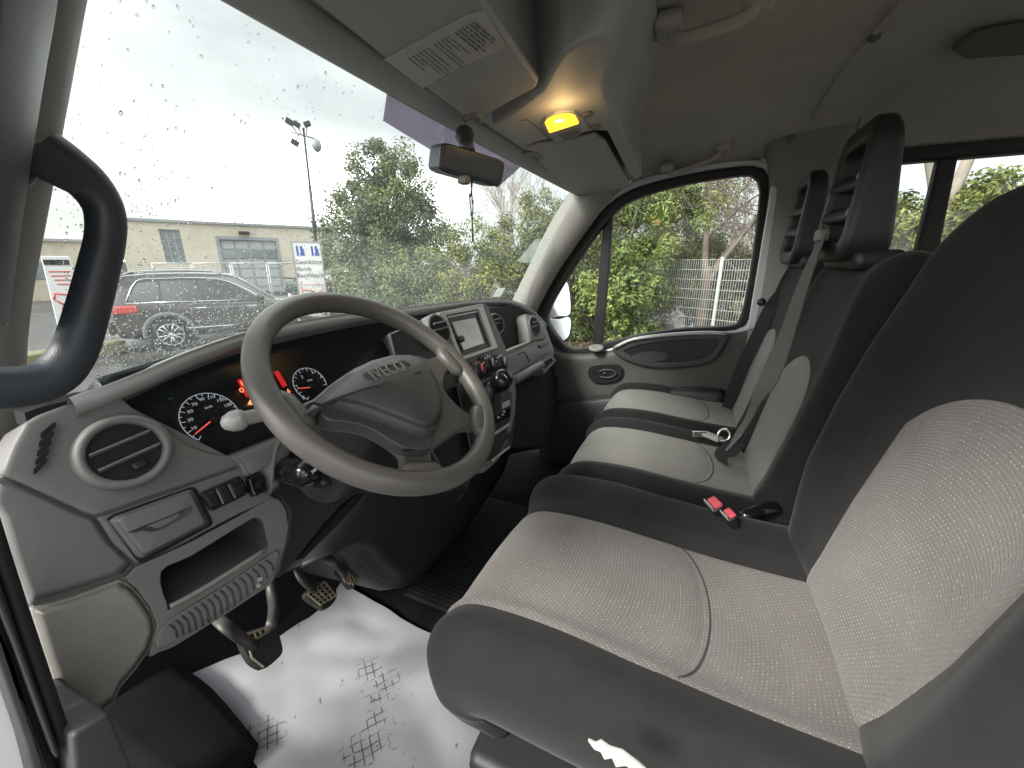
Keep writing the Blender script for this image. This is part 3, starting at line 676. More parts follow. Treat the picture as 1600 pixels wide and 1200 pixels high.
            for k in range(10):
                a_ = 2*PI*k/10+(.09 if k % 2 else -.09); dd = e1*math.cos(a_)+e2*math.sin(a_); rm.tube([c+ax*.195*sc+dd*.05, c+ax*.19*sc+dd*.24*sc], .017*sc, 5)
            rm.lathe(c+ax*.15*sc, ax, [(.06*sc, 0), (.06*sc, .05*sc), (.03*sc, .06*sc)], 16); rm.build('rim', M_alloy, wo_, smooth=True)
            MB().disc(c+ax*.10*sc, ax, .25*sc, 28).build('brake_shadow', M_['void'], wo_)
        # tail light wrapping the corner
        tl = []
        for z in (.90, .99, 1.08): tl.append([P(-.46, W/2/sc+s_*.972, z+.01), P(-.6, W/2/sc+s_*.972, z), P(-.86, W/2/sc+s_*.955, z), P(-.965, W/2/sc+s_*.87, z), P(-1.0, W/2/sc+s_*.60, z)])
        grid('tail_light', tl, M_tail, T, 3, 2, thick=.03)
    MB().box(P(-1.0, W/2/sc, 1.42), (.03, 1.2*sc, .40*sc), Matrix((fwd, left, up)).transposed() @ Matrix.Rotation(.22, 3, 'Y')).build('rear_window', M_cglass, T, bevel=.02)
    MB().box(P(-1.02, W/2/sc, .58), (.12, 1.78*sc, .30*sc), Matrix((fwd, left, up)).transposed()).build('rear_bumper', paint, T, bevel=.05)
    MB().box(P(-.99, W/2/sc, .42), (.2, 1.70*sc, .12*sc), Matrix((fwd, left, up)).transposed()).build('bumper_trim', M_['silver'], T, bevel=.03)
    MB().box(P(-.90, W/2/sc, 1.70), (.26*sc, 1.36*sc, .05), Matrix((fwd, left, up)).transposed()).build('roof_spoiler', M_['black'], T, bevel=.02)
    return T
jp = onZ(274, 547, GZ); jf = onZ(470, 529, GZ)
suv('parked_car', jp, jf-jp, 'dark grey sport utility car with chrome window trim and red tail lights, nearest outside', M_car, plain('arch_trim', (.16, .17, .18), .5))
jq = far(262, 16.6); suv('parked_car', jq, (jf-jp)+Vector((.6, .6, 0)), 'black car mostly hidden behind the dark grey sport utility car', M_car2, M_['black'], True)
wq = far(520, 13.2); suv('parked_car', wq, Vector((.95, -.35, 0)), 'white car low behind the steering wheel at the foot of the evergreen', M_['white'], M_['white'], True, .92)
# ================================================================== VAN SHELL
# floor
tag(MB().box((0, -.1, -.02), (1.9, 3.4, .04)).build('cab_floor', M_['carpet']), kind='structure')
tag(grid('firewall', [[Vector((x, y, z)) for x in (-.9, -.45, 0, .45, .9)] for (y, z) in ((.95, .003), (1.06, .06), (1.12, .2), (1.14, .4), (1.14, .60))], M_['carpet'], None, 2, 3), kind='structure')
# roof lining: behind the overhead module, curving down to the sides
rows = []
for (y, zc) in ((.34, 1.365), (.25, 1.39), (.10, 1.42), (-.1, 1.435), (-.4, 1.44), (-.9, 1.44), (-1.6, 1.44)):
    rows.append([Vector((x, y, zc-dz)) for x, dz in ((-.94, .13), (-.86, .09), (-.74, .03), (-.4, .008), (0, 0), (.4, .006), (.66, .02), (.78, .05), (.85, .085), (.885, .115))])
RL = tag(grid('roof_lining', rows, M_['lining'], None, 4, 4, thick=-.03, flip=True), kind='structure')
for yq, x0, x1 in ((-.30, -.7, .80), ):
    sm = MB(); pts = [Vector((x, yq+.02*math.sin(x*3), 1.438-.03*max(0, (abs(x)-.4)/.35)**1.5-.006)) for x in np.linspace(x0, x1, 24)]
    sm.tube(pts, .006, 6, flat=.6); sm.build('lining_seam', M_['lining'], RL, smooth=True)
cl = MB(); cl.lathe(onZ(1366, 57, 1.43), (0, 0, -1), [(.012, 0), (.012, .006), (.004, .010)], 12); cl.build('trim_clip', M_['recess'], RL, smooth=True)
# ceiling grips
def grip(p0, p1, label, sag=.05, r=.013):
    p0, p1 = Vector(p0), Vector(p1); g = thing('ceiling_grip', p0, label, 'grab handle', 'ceiling grips'); m = (p0+p1)/2
    d = (p1-p0)
    mb = MB(); mb.tube(cr1([p0, p0+d*.1-Vector((0, 0, sag*.8)), p0+d*.3-Vector((0, 0, sag)), p0+d*.7-Vector((0, 0, sag)), p0+d*.9-Vector((0, 0, sag*.8)), p1], 5), r, 8, flat=.7); mb.build('bar', M_['lining'], g, smooth=True)
    for p in (p0, p1): MB().box(p+Vector((0, 0, .0)), (.07, .05, .03)).build('bracket', M_['lining'], g, bevel=.012)
grip(onZ(1045, 40, 1.40), onZ(1190, -8, 1.40), 'pale ceiling grip cut by the top edge of the photo', .028, .011)
grip(onX(1040, 276, .83)+Vector((0, 0, .03)), onX(1128, 244, .83)+Vector((0, 0, .03)), 'pale grip above the passenger door window', .03, .010)
# dark roof hatch / dome at the right rear
hx = [onZ(a, b, 1.432) for a, b in ((1488, 70), (1520, 45), (1600, 30), (1700, 20), (1720, 70), (1600, 78), (1510, 84))]
MB().prism(hx, (0, 0, -.012)).build('roof_recess', M_['recess'], RL, bevel=.008)
# rear of the body: side panels, back wall, driver side rear
def quadprism(name, pts, vec, mat, parent=None, bevel=0): return MB().prism(pts, vec).build(name, mat, parent, bevel=bevel)
SH = thing('van_side', (.93, -.9, .3), 'dark rear side panel of the van with a divided sliding window behind the bench', 'van side')
x_ = .90
zb, zt = .86, 1.30
w0 = -.44
MB().prism([(x_, -2.2, 0), (x_, w0+.03, 0), (x_, w0+.03, zb), (x_, -2.2, zb)], (.06, 0, 0)).build('lower_panel', M_['charcoal'], SH, bevel=.008)
MB().prism([(x_-.012, -2.2, zt), (x_-.012, w0+.03, zt-.02), (x_-.012, w0+.03, zt+.045), (x_-.012, -2.2, zt+.06)], (.06, 0, 0)).build('window_header', M_['seal'], SH, bevel=.012)
MB().prism([(x_-.03, -2.2, zt+.066), (x_-.03, w0+.03, zt+.05), (x_-.03, w0+.03, 1.345), (x_-.03, -2.2, 1.36)], (.08, 0, 0)).build('header_trim', M_['lining'], SH, bevel=.012)
MB().box((x_+.02, -.44, (zb+zt)/2), (.05, .07, zt-zb+.02)).build('window_frame', M_['seal'], SH, bevel=.012)
dv_ = [onX(1466, 250, x_), onX(1497, 238, x_), onX(1452, 430, x_), onX(1424, 430, x_)]
a_, b_, c_, d_ = dv_
ydl, ydr = a_.y, b_.y
MB().prism([(x_, a_.y, zt), (x_, b_.y-.005, zt), (x_, c_.y-.02, zb), (x_, d_.y, zb)], (.035, 0, 0)).build('window_divider', M_['seal'], SH, bevel=.008)
MB().box((x_+.03, -1.3, (zb+zt)/2), (.005, 1.7, zt-zb)).build('glass', M_['glass'], SH)
tag(MB().box((0, -2.22, .72), (1.9, .05, 1.5)).build('rear_wall', M_['lining']), kind='structure')
DS = thing('van_side', (-.96, -1.4, .3), 'driver side rear body panel behind the door opening, out of the picture', 'van side')
MB().prism([(-.96, -2.2, 0), (-.96, -.75, 0), (-.96, -.75, .86), (-.96, -2.2, .86)], (-.05, 0, 0)).build('lower_panel', M_['charcoal'], DS)
MB().prism([(-.96, -2.2, 1.30), (-.96, -.75, 1.30), (-.96, -.75, 1.40), (-.96, -2.2, 1.40)], (-.05, 0, 0)).build('window_header', M_['lining'], DS)
MB().box((-.97, -.80, 1.08), (.06, .12, .46)).build('pillar_trim', M_['pillar'], DS, bevel=.02)

# ------------------------------------------------------------------ windscreen and pillars
def wtop(x): return Vector((x, .475+.035*(1-(x/.76)**2), 1.232+.012*(1-(x/.76)**2)))
def wbot(x): return Vector((x, .70+.30*(1-(abs(x)/.76)**2.2), .785-.06*(1-(x/.76)**2)))
WS = None
rows = []
for k in range(7):
    t = k/6; rows.append([wtop(x).lerp(wbot(x*1.0), t)+Vector((0, .02*math.sin(PI*t), 0)) for x in np.linspace(-.775, .765, 13)])
WS = thing('windscreen', (0, .98, .785), 'rain spotted windscreen glass above the dashboard', 'windscreen')
WG = grid('glass', rows, M_['wind'], WS, 2, 2)
def wsp(x, t, off=0):
    p = wtop(x).lerp(wbot(x), t)+Vector((0, .02*math.sin(PI*t), 0)); q = wtop(x).lerp(wbot(x), t+.01)+Vector((0, .02*math.sin(PI*(t+.01)), 0)); r = wtop(x+.01).lerp(wbot(x+.01), t)+Vector((0, .02*math.sin(PI*t), 0))
    n = (r-p).cross(q-p).normalized()
    if n.y < 0: n = -n
    return p+n*off, n, (r-p).normalized(), (q-p).normalized()
# rain drops on the outside of the glass: small domes, uncountable
m, t, b = newmat('rain_drop'); b.inputs['Roughness'].default_value = .03; b.inputs['Transmission Weight'].default_value = 1; b.inputs['IOR'].default_value = 1.33
M_drop = m
def drops():
    rs = random.Random(44); mb = MB(); V = []; F = []
    def dome(c, n, a, b2, r, el, h):
        k = len(V); seg = 8
        V.append(tuple(c+n*h))
        for ring, (rr, hh) in enumerate(((.62, .72), (1.0, 0.0))):
            for i in range(seg):
                an = 2*PI*i/seg; V.append(tuple(c+a*(math.cos(an)*r*rr)+b2*(math.sin(an)*r*rr*el)+n*(h*hh)))
        for i in range(seg):
            j = (i+1) % seg; F.append((k, k+1+i, k+1+j)); F.append((k+1+i, k+1+seg+i, k+1+seg+j, k+1+j))
        F.append(tuple(k+1+seg+i for i in range(seg))[::-1])
    n_ = 0
    while n_ < 14000:
        x = rs.uniform(-.735, .69); t = rs.uniform(.02, .99)
        # heavier in the lower half and in drifts
        d = (.05+.95*t*t) if x < -.1 else (.2+.6*t)
        d *= .45+.55*(math.sin(x*9+t*5)*math.sin(t*11-x*4) > -.25)
        if x > -.05: d *= .75
        if rs.random() > d: continue
        c, n, a, b2 = wsp(x, t, .0016)
        r = min(.0021, .0005+abs(rs.gauss(0, .0005))+(.0007 if rs.random() < .06 else 0))
        if t > .55: r *= 1.1
        an = rs.uniform(-.5, .5); a2 = a*math.cos(an)+b2*math.sin(an); b3 = b2*math.cos(an)-a*math.sin(an)
        dome(c, n, a2, b3, r, rs.uniform(.9, 1.9), r*.62); n_ += 1
    me = bpy.data.meshes.new('rain_drops'); me.from_pydata(V, [], F); return link('rain_drops', me, M_drop, None)
tag(drops(), 'rain drops scattered over the outside of the windscreen', 'rain drops', kind='stuff')
# tinted band, stickers
def proj(P):
    v = P-CAM; z = v.dot(FW); return Vector((800+CF*v.dot(RT)/z, 600-CF*v.dot(UP)/z))
def wspx(px, py):      # where a sight line meets the glass: x and t
    x, t = .2, .5; T_ = Vector((px, py))
    for _ in range(30):
        e = T_-proj(wsp(x, t)[0]); h = 1e-3; b = proj(wsp(x, t)[0]); jx = (proj(wsp(x+h, t)[0])-b)/h; jt = (proj(wsp(x, t+h)[0])-b)/h
        D_ = jx.x*jt.y-jx.y*jt.x
        x += .8*(e.x*jt.y-e.y*jt.x)/D_; t += .8*(jx.x*e.y-jx.y*e.x)/D_
        x = max(-.77, min(.77, x)); t = max(-.05, min(1.05, t))
    return x, t
def wspatch(name, corners, mat, parent, off, nu=10, nv=6):
    ct = [wspx(*c) for c in corners]; rows = []
    for i in range(nv+1):
        r = []
        for j in range(nu+1):
            u, v = j/nu, i/nv
            x = (ct[0][0]*(1-u)+ct[1][0]*u)*(1-v)+(ct[3][0]*(1-u)+ct[2][0]*u)*v; t = (ct[0][1]*(1-u)+ct[1][1]*u)*(1-v)+(ct[3][1]*(1-u)+ct[2][1]*u)*v
            r.append(wsp(x, t, off)[0])
        rows.append(r)
    return grid(name, rows, mat, parent, 1, 1)
wspatch('tint_band', [(604, 128), (822, 250), (776, 292), (596, 186)], M_['tint'], WS, -.004)
wspatch('vignette_sticker', [(836, 372), (858, 372), (838, 412), (806, 408)], glass_mat('clear_sticker', (.75, .8, .76), .25), WS, -.004, 3, 3)
st = wspatch('round_sticker', [(777, 449), (789, 449), (781, 463), (768, 463)], glass_mat('sticker_film', (.35, .35, .35), .5, (.9, .9, .9)), WS, -.004, 3, 3)
# windscreen surround: header rail and black base frit
hd = [[wtop(x)+Vector((0, .012, .02)), wtop(x)+Vector((0, 0, -.004)), wtop(x)+Vector((0, -.03, .000)), wtop(x)+Vector((0, -.055, .012))] for x in np.linspace(-.80, .79, 15)]
tag(grid('header_rail', hd, M_['overhead'], None, 3, 1, thick=.012, flip=True), kind='structure')
# passenger pillar
PPt = lambda q, x: onX(q[0], q[1], x)
edge_in = [(914, 288), (899, 309), (878, 342), (855, 385), (832, 432), (812, 473), (800, 500)]       # glass side
edge_out = [(976, 288), (952, 312), (927, 345), (898, 385), (868, 430), (842, 478), (830, 500)]
rows = []
for a, b in zip(edge_in, edge_out):
    p, q = onX(*a, .765), onX(*b, .815); m1 = p.lerp(q, .33)+Vector((-.014, -.008, 0)); m2 = p.lerp(q, .68)+Vector((-.014, -.008, 0)); rows.append([p+Vector((.02, .05, 0)), p, m1, m2, q, q+Vector((.05, .01, 0))])
PP = thing('windscreen_pillar', rows[-1][2], 'pale trimmed windscreen pillar on the passenger side', 'pillar')
grid('trim', rows, M_['pillar'], PP, 4, 4)
mb = MB(); mb.lathe(onX(921, 322, .79), (-.7, -.6, 0), [(.010, 0), (.010, .006), (.005, .010)], 14); mb.build('clip', M_['recess'], PP, smooth=True)
# driver pillar: pale strip beside the dark door frame
e_r = [(140, -80), (122, 0), (108, 90), (92, 190), (76, 290), (62, 370), (50, 440), (42, 510), (40, 580), (44, 650), (48, 720)]
e_l = [(84, -80), (74, 0), (58, 90), (42, 190), (26, 290), (14, 370), (4, 440), (-4, 510), (-10, 580), (-14, 650), (-16, 730)]
rows = []
for i, (a, b) in enumerate(zip(e_r, e_l)):
    p, q = onX(*a, -.755), onX(*b, -.80); rows.append([p+Vector((.0, .05, 0)), p, p.lerp(q, .5)+Vector((.008, -.006, 0)), q, q+Vector((-.03, .02, 0))])
DP = thing('windscreen_pillar', rows[-1][2], 'light grey windscreen pillar strip behind the driver side grab handle', 'pillar')
grid('trim', rows, M_['pillar'], DP, 3, 3, flip=True)
# dark door frame at the left edge
e_l2 = [(-60, -80), (-60, 0), (-60, 90), (-60, 190), (-60, 290), (-60, 370), (-60, 440), (-60, 510)]
rows = []
for a, b in zip([(80, -80), (72, 0), (56, 90), (40, 190), (24, 290), (12, 370), (3, 440), (-5, 510)], e_l2):
    p, q = onX(*a, -.79), onX(*b, -.865); rows.append([p+Vector((.004, .03, 0)), p, p.lerp(q, .5)+Vector((.014, 0, 0)), q, q+Vector((-.02, .03, 0))])
DFr = thing('door_frame', rows[-1][2], 'dark blue grey door opening frame at the left edge of the photo', 'door frame')
grid('trim', rows, M_['frame_blue'], DFr, 3, 3, flip=True)
# grab handle on the driver pillar
yh = .47
HB = [onY(*q, yh) for q in ((18, 212), (60, 235), (104, 262), (140, 290), (163, 328), (165, 372), (152, 430), (136, 490), (118, 545), (92, 582), (56, 600), (8, 606), (-20, 606))]
HBr = [.023, .021, .019, .0165, .0145, .014, .0145, .015, .0155, .0165, .017, .017, .017]
GH = thing('grab_handle', HB[-1], 'dark grey looped grab handle on the driver side windscreen pillar', 'grab handle')
pts = cr1(HB, 4); rr = [np.interp(i/4, range(len(HBr)), HBr) for i in range(len(pts))]
mb = MB(); mb.tube(pts, [r for r in rr], 16, flat=.92); mb.build('loop', M_['handle_l'], GH, smooth=True)
MB().box(onY(38, 190, yh)+Vector((-.008, .012, .005)), (.035, .05, .11), Matrix.Rotation(.25, 3, 'Y')).build('mount', M_['handle_l'], GH, bevel=.018, seg=3)

# ------------------------------------------------------------------ overhead module, visors, lamp
OV = Plane((0, .47, 1.245), (0, -.12, -1))
def ovz(y): return 1.245-.12*(y-.47)
# shelf underside from the header back to y=.24, with the raised back lip
rows = [[Vector((x, y, ovz(y)+dz)) for x in np.linspace(-.88, .86, 9)] for y, dz in ((.515, .03), (.49, .022), (.46, .012), (.425, .005), (.38, .004), (.33, .004), (.296, .006), (.283, .02), (.282, .06), (.285, .10), (.31, .13))]
tag(grid('overhead_shelf', rows, M_['overhead'], None, 1, 3), kind='structure')
for x0, x1, nm in ():
    pass
# driver visor
def slab(name, px, plane, h0, th, mat, parent, bevel=.005, seg=2):
    P = plane.pts(px, h0); return MB().prism(P, -plane.n*th).build(name, mat, parent, bevel=bevel, seg=seg)
DV = thing('sun_visor', OV(660, 110), 'driver side sun visor with a printed paper label folded up against the roof', 'sun visor')
slab('flap', [(470, -12), (600, 92), (728, 184), (742, 189), (754, 183), (838, 138), (842, 128), (830, 110), (762, 14), (740, -20), (600, -120)], OV, .016, .014, M_['visor'], DV, .006, 3)
lab = slab('label', [(600, 93), (640, 72), (664, 60), (669, 56), (730, 24), (757, 18), (790, 70), (786, 76), (712, 108), (660, 138)], OV, .0175, .001, M_['label'], DV, 0)
rs = random.Random(8); tx = MB()
def labline(a, b, wmm, broken=True):
    A_, B_ = OV(*a, .0182), OV(*b, .0182); d = (B_-A_); Lg = d.length; d.normalize(); s = d.cross(OV.n).normalized()*wmm; x = 0
    while x < Lg:
        l = min(Lg-x, rs.uniform(.004, .024) if broken else Lg); p, q = A_+d*x, A_+d*(x+l); tx.add([p-s, q-s, q+s, p+s], [(0, 1, 2, 3)]); x += l+.0022
for k in range(19):        # rows of small print too fine to read
    a = (641+k*5.6+rs.uniform(-.6, .6), 93-k*3.1); l = rs.uniform(.72, 1.08) if k not in (0, 1, 9, 10) else rs.uniform(.4, .6)
    if k in (6, 12): continue
    labline((a[0]-2, a[1]-2), (a[0]-2+42*l, a[1]-2+34*l), .0008 if k < 13 else .0011)
tx.build('print_line', M_['fineprint'], lab)
hk = MB(); hk.tube(cr1([OV(726, 186, .008), OV(736, 181, .016), OV(748, 180, .018), OV(750, 188, .012)], 4), .006, 8); hk.build('hinge', M_['dash_lt'], DV, smooth=True)
PV = thing('sun_visor', OV(900, 260), 'blank passenger side sun visor folded up against the roof', 'sun visor')
slab('flap', [(826, 234), (842, 229), (932, 214), (946, 222), (982, 284), (982, 291), (968, 296), (906, 305), (890, 299), (850, 262)], OV, .016, .014, M_['visor'], PV, .006, 3)
hk = MB(); hk.tube(cr1([OV(818, 240, .006), OV(832, 240, .018), OV(844, 247, .016), OV(842, 252, .010)], 4), .006, 8); hk.build('hinge', M_['dash_lt'], PV, smooth=True)
# centre console with the lit lamp
CO = thing('overhead_console', OV(880, 190), 'pale overhead console between the sun visors with a lit courtesy lamp', 'overhead console')
cz = .018
outl = [(768, 198), (800, 178), (846, 142), (862, 112), (880, 84), (905, 66), (935, 58), (955, 72), (958, 96), (944, 122), (946, 148), (968, 196), (1003, 274), (996, 282), (984, 276), (948, 206), (930, 205), (840, 222), (822, 228), (800, 214)]
hs_ = MB().prism(OV.pts(outl, cz), -OV.n*.15)
k_ = len(outl)
for i_v in range(k_, 2*k_):
    x_v, y_v, z_v = hs_.v[i_v]
    hs_.v[i_v] = (x_v, y_v-(.09 if y_v < .22 else .0), z_v)
hs_.build('housing', M_['overhead'], CO, bevel=.008, seg=3)
# panel joint and lamp unit
jl = MB(); jl.tube(OV.pts([(812, 189), (824, 187), (840, 199), (862, 220)], cz+.0005), .0012, 5); jl.build('panel_joint', M_['recess'], CO)
lampo = [(851, 193), (856, 187), (866, 182), (880, 179), (893, 179), (899, 182), (904, 191), (905, 194), (880, 202), (858, 209)]
slab('lamp_frame', [(846, 196), (852, 185), (866, 178), (882, 175), (898, 175), (914, 188), (920, 202), (900, 214), (868, 222), (862, 216)], OV, cz+.004, .006, M_['overhead'], CO, .002)
lens = slab('lamp_lens', lampo, OV, cz+.006, .006, M_['lamp'], CO, .003)
MB().lathe(OV(874, 189, cz+.0065), OV.n, [(.009, 0), (.007, .001)], 16).build('bulb_glow', M_['lampcore'], lens)
slab('lamp_switch', [(872, 213), (880, 207), (896, 204), (906, 204), (907, 209), (896, 214), (880, 219)], OV, cz+.008, .006, M_['dash'], CO, .003)
for q in ((917, 178), (930, 198)):
    MB().lathe(OV(*q, cz+.001), OV.n, [(.011, 0), (.011, .003), (.006, .005)], 16).build('button', M_['dash'], CO, smooth=True)
pl_ = bpy.data.lights.new('courtesy_bulb', 'POINT'); pl_.energy = .05; pl_.color = (1, .62, .25); pl_.shadow_soft_size = .02
po = bpy.data.objects.new('courtesy_bulb', pl_); COL.objects.link(po); po.location = OV(880, 192, .05)
# interior mirror
PM = Plane((-.18, .42, 1.15), (-.30, -.95, -.10))
MI = thing('rear_view_mirror', PM(725, 225), 'dark rear view mirror hanging from the windscreen header', 'mirror')
MB().prism(PM.pts([(690, 226), (698, 223), (708, 225), (780, 248), (788, 252), (790, 259), (785, 286), (780, 291), (770, 290), (698, 270), (688, 265), (686, 258)]), -PM.n*.035).build('housing', M_['mirror'], MI, bevel=.009, seg=3)
MB().prism(PM.pts([(696, 230), (706, 230), (778, 253), (783, 259), (778, 283), (768, 284), (700, 265), (693, 259)], .0015), -PM.n*.004).build('mirror_glass', plain('mirror_glass', (.03, .038, .045), .25), MI, bevel=.0015)  # dark base colour stands in for the dim cabin reflected in the glass
MB().tube([PM(730, 238, -.02), PM(728, 222, -.035), onY(726, 212, .475)], [.016, .014, .020], 10).build('stem', M_['mirror'], MI, smooth=True)
MB().box(PM(725, 281, .002), (.02, .02, .016), bev=0).build('dip_lever', M_['dash_lt'], MI, bevel=.004)
CRD = MB(); a = PM(736, 282, -.01); z1 = onY(739, 345, a.y).z; z2 = onY(739, 378, a.y).z
L1 = cr1([a, a+Vector((.003, 0, -.04)), Vector((a.x+.006, a.y, (a.z+z1)/2)), Vector((a.x, a.y, z1))], 5); L2 = cr1([a+Vector((.006, 0, 0)), a+Vector((-.004, 0, -.03)), Vector((a.x-.008, a.y, (a.z+z1)/2+.01)), Vector((a.x, a.y, z1))], 5)
CRD.tube(L1, .0013, 6); CRD.tube(L2, .0013, 6); CRD.tube([Vector((a.x, a.y, z1)), Vector((a.x+.001, a.y, z2))], [.0016, .0022], 6)
tag(CRD.build('hanging_cord', M_['ink'], None, smooth=True), 'thin black cord loop hanging from the rear view mirror', 'cord')
# wiper outside the glass
WI = thing('wiper', wsp(-.3, .97, .03)[0], 'black wiper lying along the foot of the windscreen outside', 'wiper')
wa = [wsp(*wspx(310, 552), .025)[0], wsp(*wspx(380, 530), .03)[0], wsp(*wspx(470, 522), .03)[0], wsp(*wspx(545, 530), .03)[0]]
MB().tube(wa[:3], [.003, .004, .005], 8).build('blade', M_['black'], WI, smooth=True)
MB().tube([wsp(*wspx(352, 534), .035)[0], wsp(*wspx(470, 512), .05)[0], wsp(*wspx(560, 520), .05)[0]], [.004, .006, .008], 8).build('arm', M_['black'], WI, smooth=True)

# ------------------------------------------------------------------ passenger door
xd = .86
DO = thing('passenger_door', (.88, .2, .1), 'passenger door with grey lower trim, storage pocket and split window', 'door')
# window frame: inner trim ring around the glass
wout = [(872, 556), (905, 560), (940, 548), (1000, 533), (1060, 524), (1130, 518), (1160, 512), (1172, 496), (1184, 440), (1194, 370), (1202, 290), (1200, 272), (1190, 262), (1170, 259), (1120, 264), (1060, 275), (1000, 291), (965, 308), (940, 330), (912, 366), (885, 404), (862, 440), (842, 480), (838, 510)]
win_ = [(884, 541), (908, 545), (940, 537), (1000, 523), (1060, 514), (1120, 511), (1148, 508), (1158, 496), (1171, 440), (1181, 370), (1188, 300), (1186, 284), (1178, 275), (1165, 273), (1120, 279), (1060, 290), (1005, 306), (974, 320), (952, 342), (925, 376), (900, 412), (877, 448), (858, 484), (856, 505)]
N = 72
o_ = resample(cr1([onX(*q, xd) for q in wout], 3, True), N); i_ = resample(cr1([onX(*q, xd) for q in win_], 3, True), N)
mb = MB(); plate_hole(mb, o_, i_, (.045, 0, 0)); mb.build('window_seal', M_['seal'], DO, bevel=.006)
o2 = [p+(p-Vector((xd, .2, 1.0))).normalized()*.028+Vector((-.004, 0, 0)) for p in o_]
mb = MB(); plate_hole(mb, o2, o_, (.05, 0, 0))
mb.build('window_frame', M_['white_in'], DO, bevel=.008)
MB().prism([onX(*q, xd+.02) for q in ((945, 318), (960, 312), (941, 541), (925, 541))], (.03, 0, 0)).build('quarter_bar', M_['seal'], DO, bevel=.004)
gl = resample(i_, 40); c = sum(gl, Vector())/40; me = MB().add([p+Vector((.03, 0, 0)) for p in gl], [tuple(range(40))]); me.build('glass', M_['glass'], DO)
# door panel: profile below the sill, following the photo's sill line
xs = [(838, 500), (870, 548), (905, 556), (945, 552), (1000, 540), (1060, 530), (1120, 526), (1165, 520), (1200, 505)]
rows = []
sil = [onX(*q, xd-.005) for q in xs]
for (dz, dx) in ((.012, .012), (0, -.012), (-.03, -.02), (-.10, -.02), (-.18, -.028), (-.30, -.03), (-.45, -.03), (-.62, -.02)):
    rows.append([p+Vector((dx, 0, dz*(1 if dz > -.1 else 1))) for p in sil])
DPn = grid('door_panel', rows, plain('door_trim', (.072, .070, .065), .55, grain=.5, var=.08), DO, 4, 3, thick=.02, flip=True)
PD = Plane((xd-.034, 0, 0), (-1, 0, 0))
# upper pocket with a pale lip and dark hollow
lip = [(956, 546), (985, 532), (1040, 524), (1100, 521), (1138, 522), (1130, 545), (1112, 566), (1075, 574), (1020, 575), (985, 566), (965, 556)]
hol = [(976, 549), (1000, 540), (1045, 534), (1095, 532), (1122, 533), (1116, 549), (1102, 559), (1070, 565), (1022, 566), (992, 559), (982, 554)]
lo = resample(cr1([PD(*q, .012) for q in lip], 4, True), 60); hi_ = resample(cr1([PD(*q, .012) for q in hol], 4, True), 60)
mb = MB(); plate_hole(mb, lo, hi_, (.03, 0, 0)); mb.build('pocket_rim', M_['dash_dk'], DO, bevel=.006)
MB().add([p+Vector((.006, 0, 0)) for p in hi_], [tuple(range(60))]).build('pocket', M_['black'], DO)
st_ = cr1([PD(*q, .016) for q in ((960, 543), (990, 530), (1045, 523), (1100, 520), (1136, 521))], 4); mb = MB(); mb.tube(st_, .008, 8, flat=.8); mb.build('pocket_lip', M_['silver'], DO, smooth=True)
stt = cr1([PD(*q, .014) for q in ((988, 556), (1010, 549), (1040, 551), (1042, 561), (1015, 566), (992, 562))], 4, True); MB().add(stt, [tuple(range(len(stt)))]).build('pull_grip', M_['dash_dk'], DO)
# tweeter cap
tw = PD(930, 545, .02); mb = MB(); mb.lathe(tw+Vector((.02, 0, -.004)), (-.25, 0, 1), [(.034, 0), (.034, .008), (.022, .012), (.018, .008)], 24); mb.build('tweeter', M_['dash_lt'], DO, smooth=True)
# latch handle bezel
bz = resample(cr1([PD(*q, .004) for q in ((919, 582), (926, 571), (948, 568), (968, 570), (973, 582), (966, 594), (945, 599), (926, 596))], 4, True), 40)
MB().prism(bz, (-.006, 0, 0)).build('latch_bezel', M_['black'], DO, bevel=.004)
lh = MB(); lh.tube(cr1([PD(*q, .016) for q in ((936, 581), (944, 578), (958, 579), (962, 585), (952, 590), (938, 589))], 4), .0045, 8); lh.lathe(PD(945, 583, .008), (-1, 0, 0), [(.008, 0), (.008, .008), (.003, .010)], 12); lh.build('latch_handle', M_['dash_dk'], DO, smooth=True)
# lower door bin
br = [(850, 630), (900, 624), (960, 617), (1020, 609), (1080, 606), (1130, 610)]
rows = []
for dz, off in ((.006, .0), (.0, .035), (-.015, .05), (-.10, .055), (-.25, .05), (-.4, .03)):
    rows.append([PD(*q, 0)+Vector((-off, 0, dz)) for q in br])
grid('door_bin', rows, M_['dash_dk'], DO, 4, 3, thick=.012, flip=True)
# B pillar beside the door
e0 = [(1192, 205), (1204, 250), (1207, 300), (1198, 370), (1188, 440), (1176, 500), (1160, 560), (1146, 620), (1136, 690)]
e1 = [(1345, 165), (1335, 230), (1300, 300), (1275, 370), (1258, 440), (1246, 500), (1240, 560), (1236, 620), (1230, 690)]
rows = []
for a, b in zip(e0, e1):
    p, q = onX(*a, xd-.03), onX(*b, xd-.07); rows.append([p+Vector((.05, .01, 0)), p, p.lerp(q, .25)+Vector((-.012, 0, 0)), p.lerp(q, .7)+Vector((-.014, 0, 0)), q, q+Vector((.06, -.02, 0))])
BPl = thing('door_pillar', rows[-1][2], 'pale door pillar with its trim panel behind the passenger door window', 'pillar')
grid('trim', rows, M_['pillar'], BPl, 3, 3)
mb = MB(); mb.lathe(onX(1236, 216, xd-.07), (-1, 0, 0), [(.012, 0), (.012, .006), (.007, .010)], 14); mb.build('trim_clip', M_['recess'], BPl, smooth=True)
mb = MB(); mb.tube(cr1([onX(*q, xd-.095) for q in ((1262, 166), (1320, 160), (1341, 166), (1344, 182), (1338, 205))], 5), .0022, 6); mb.build('trim_joint', M_['recess'], BPl)
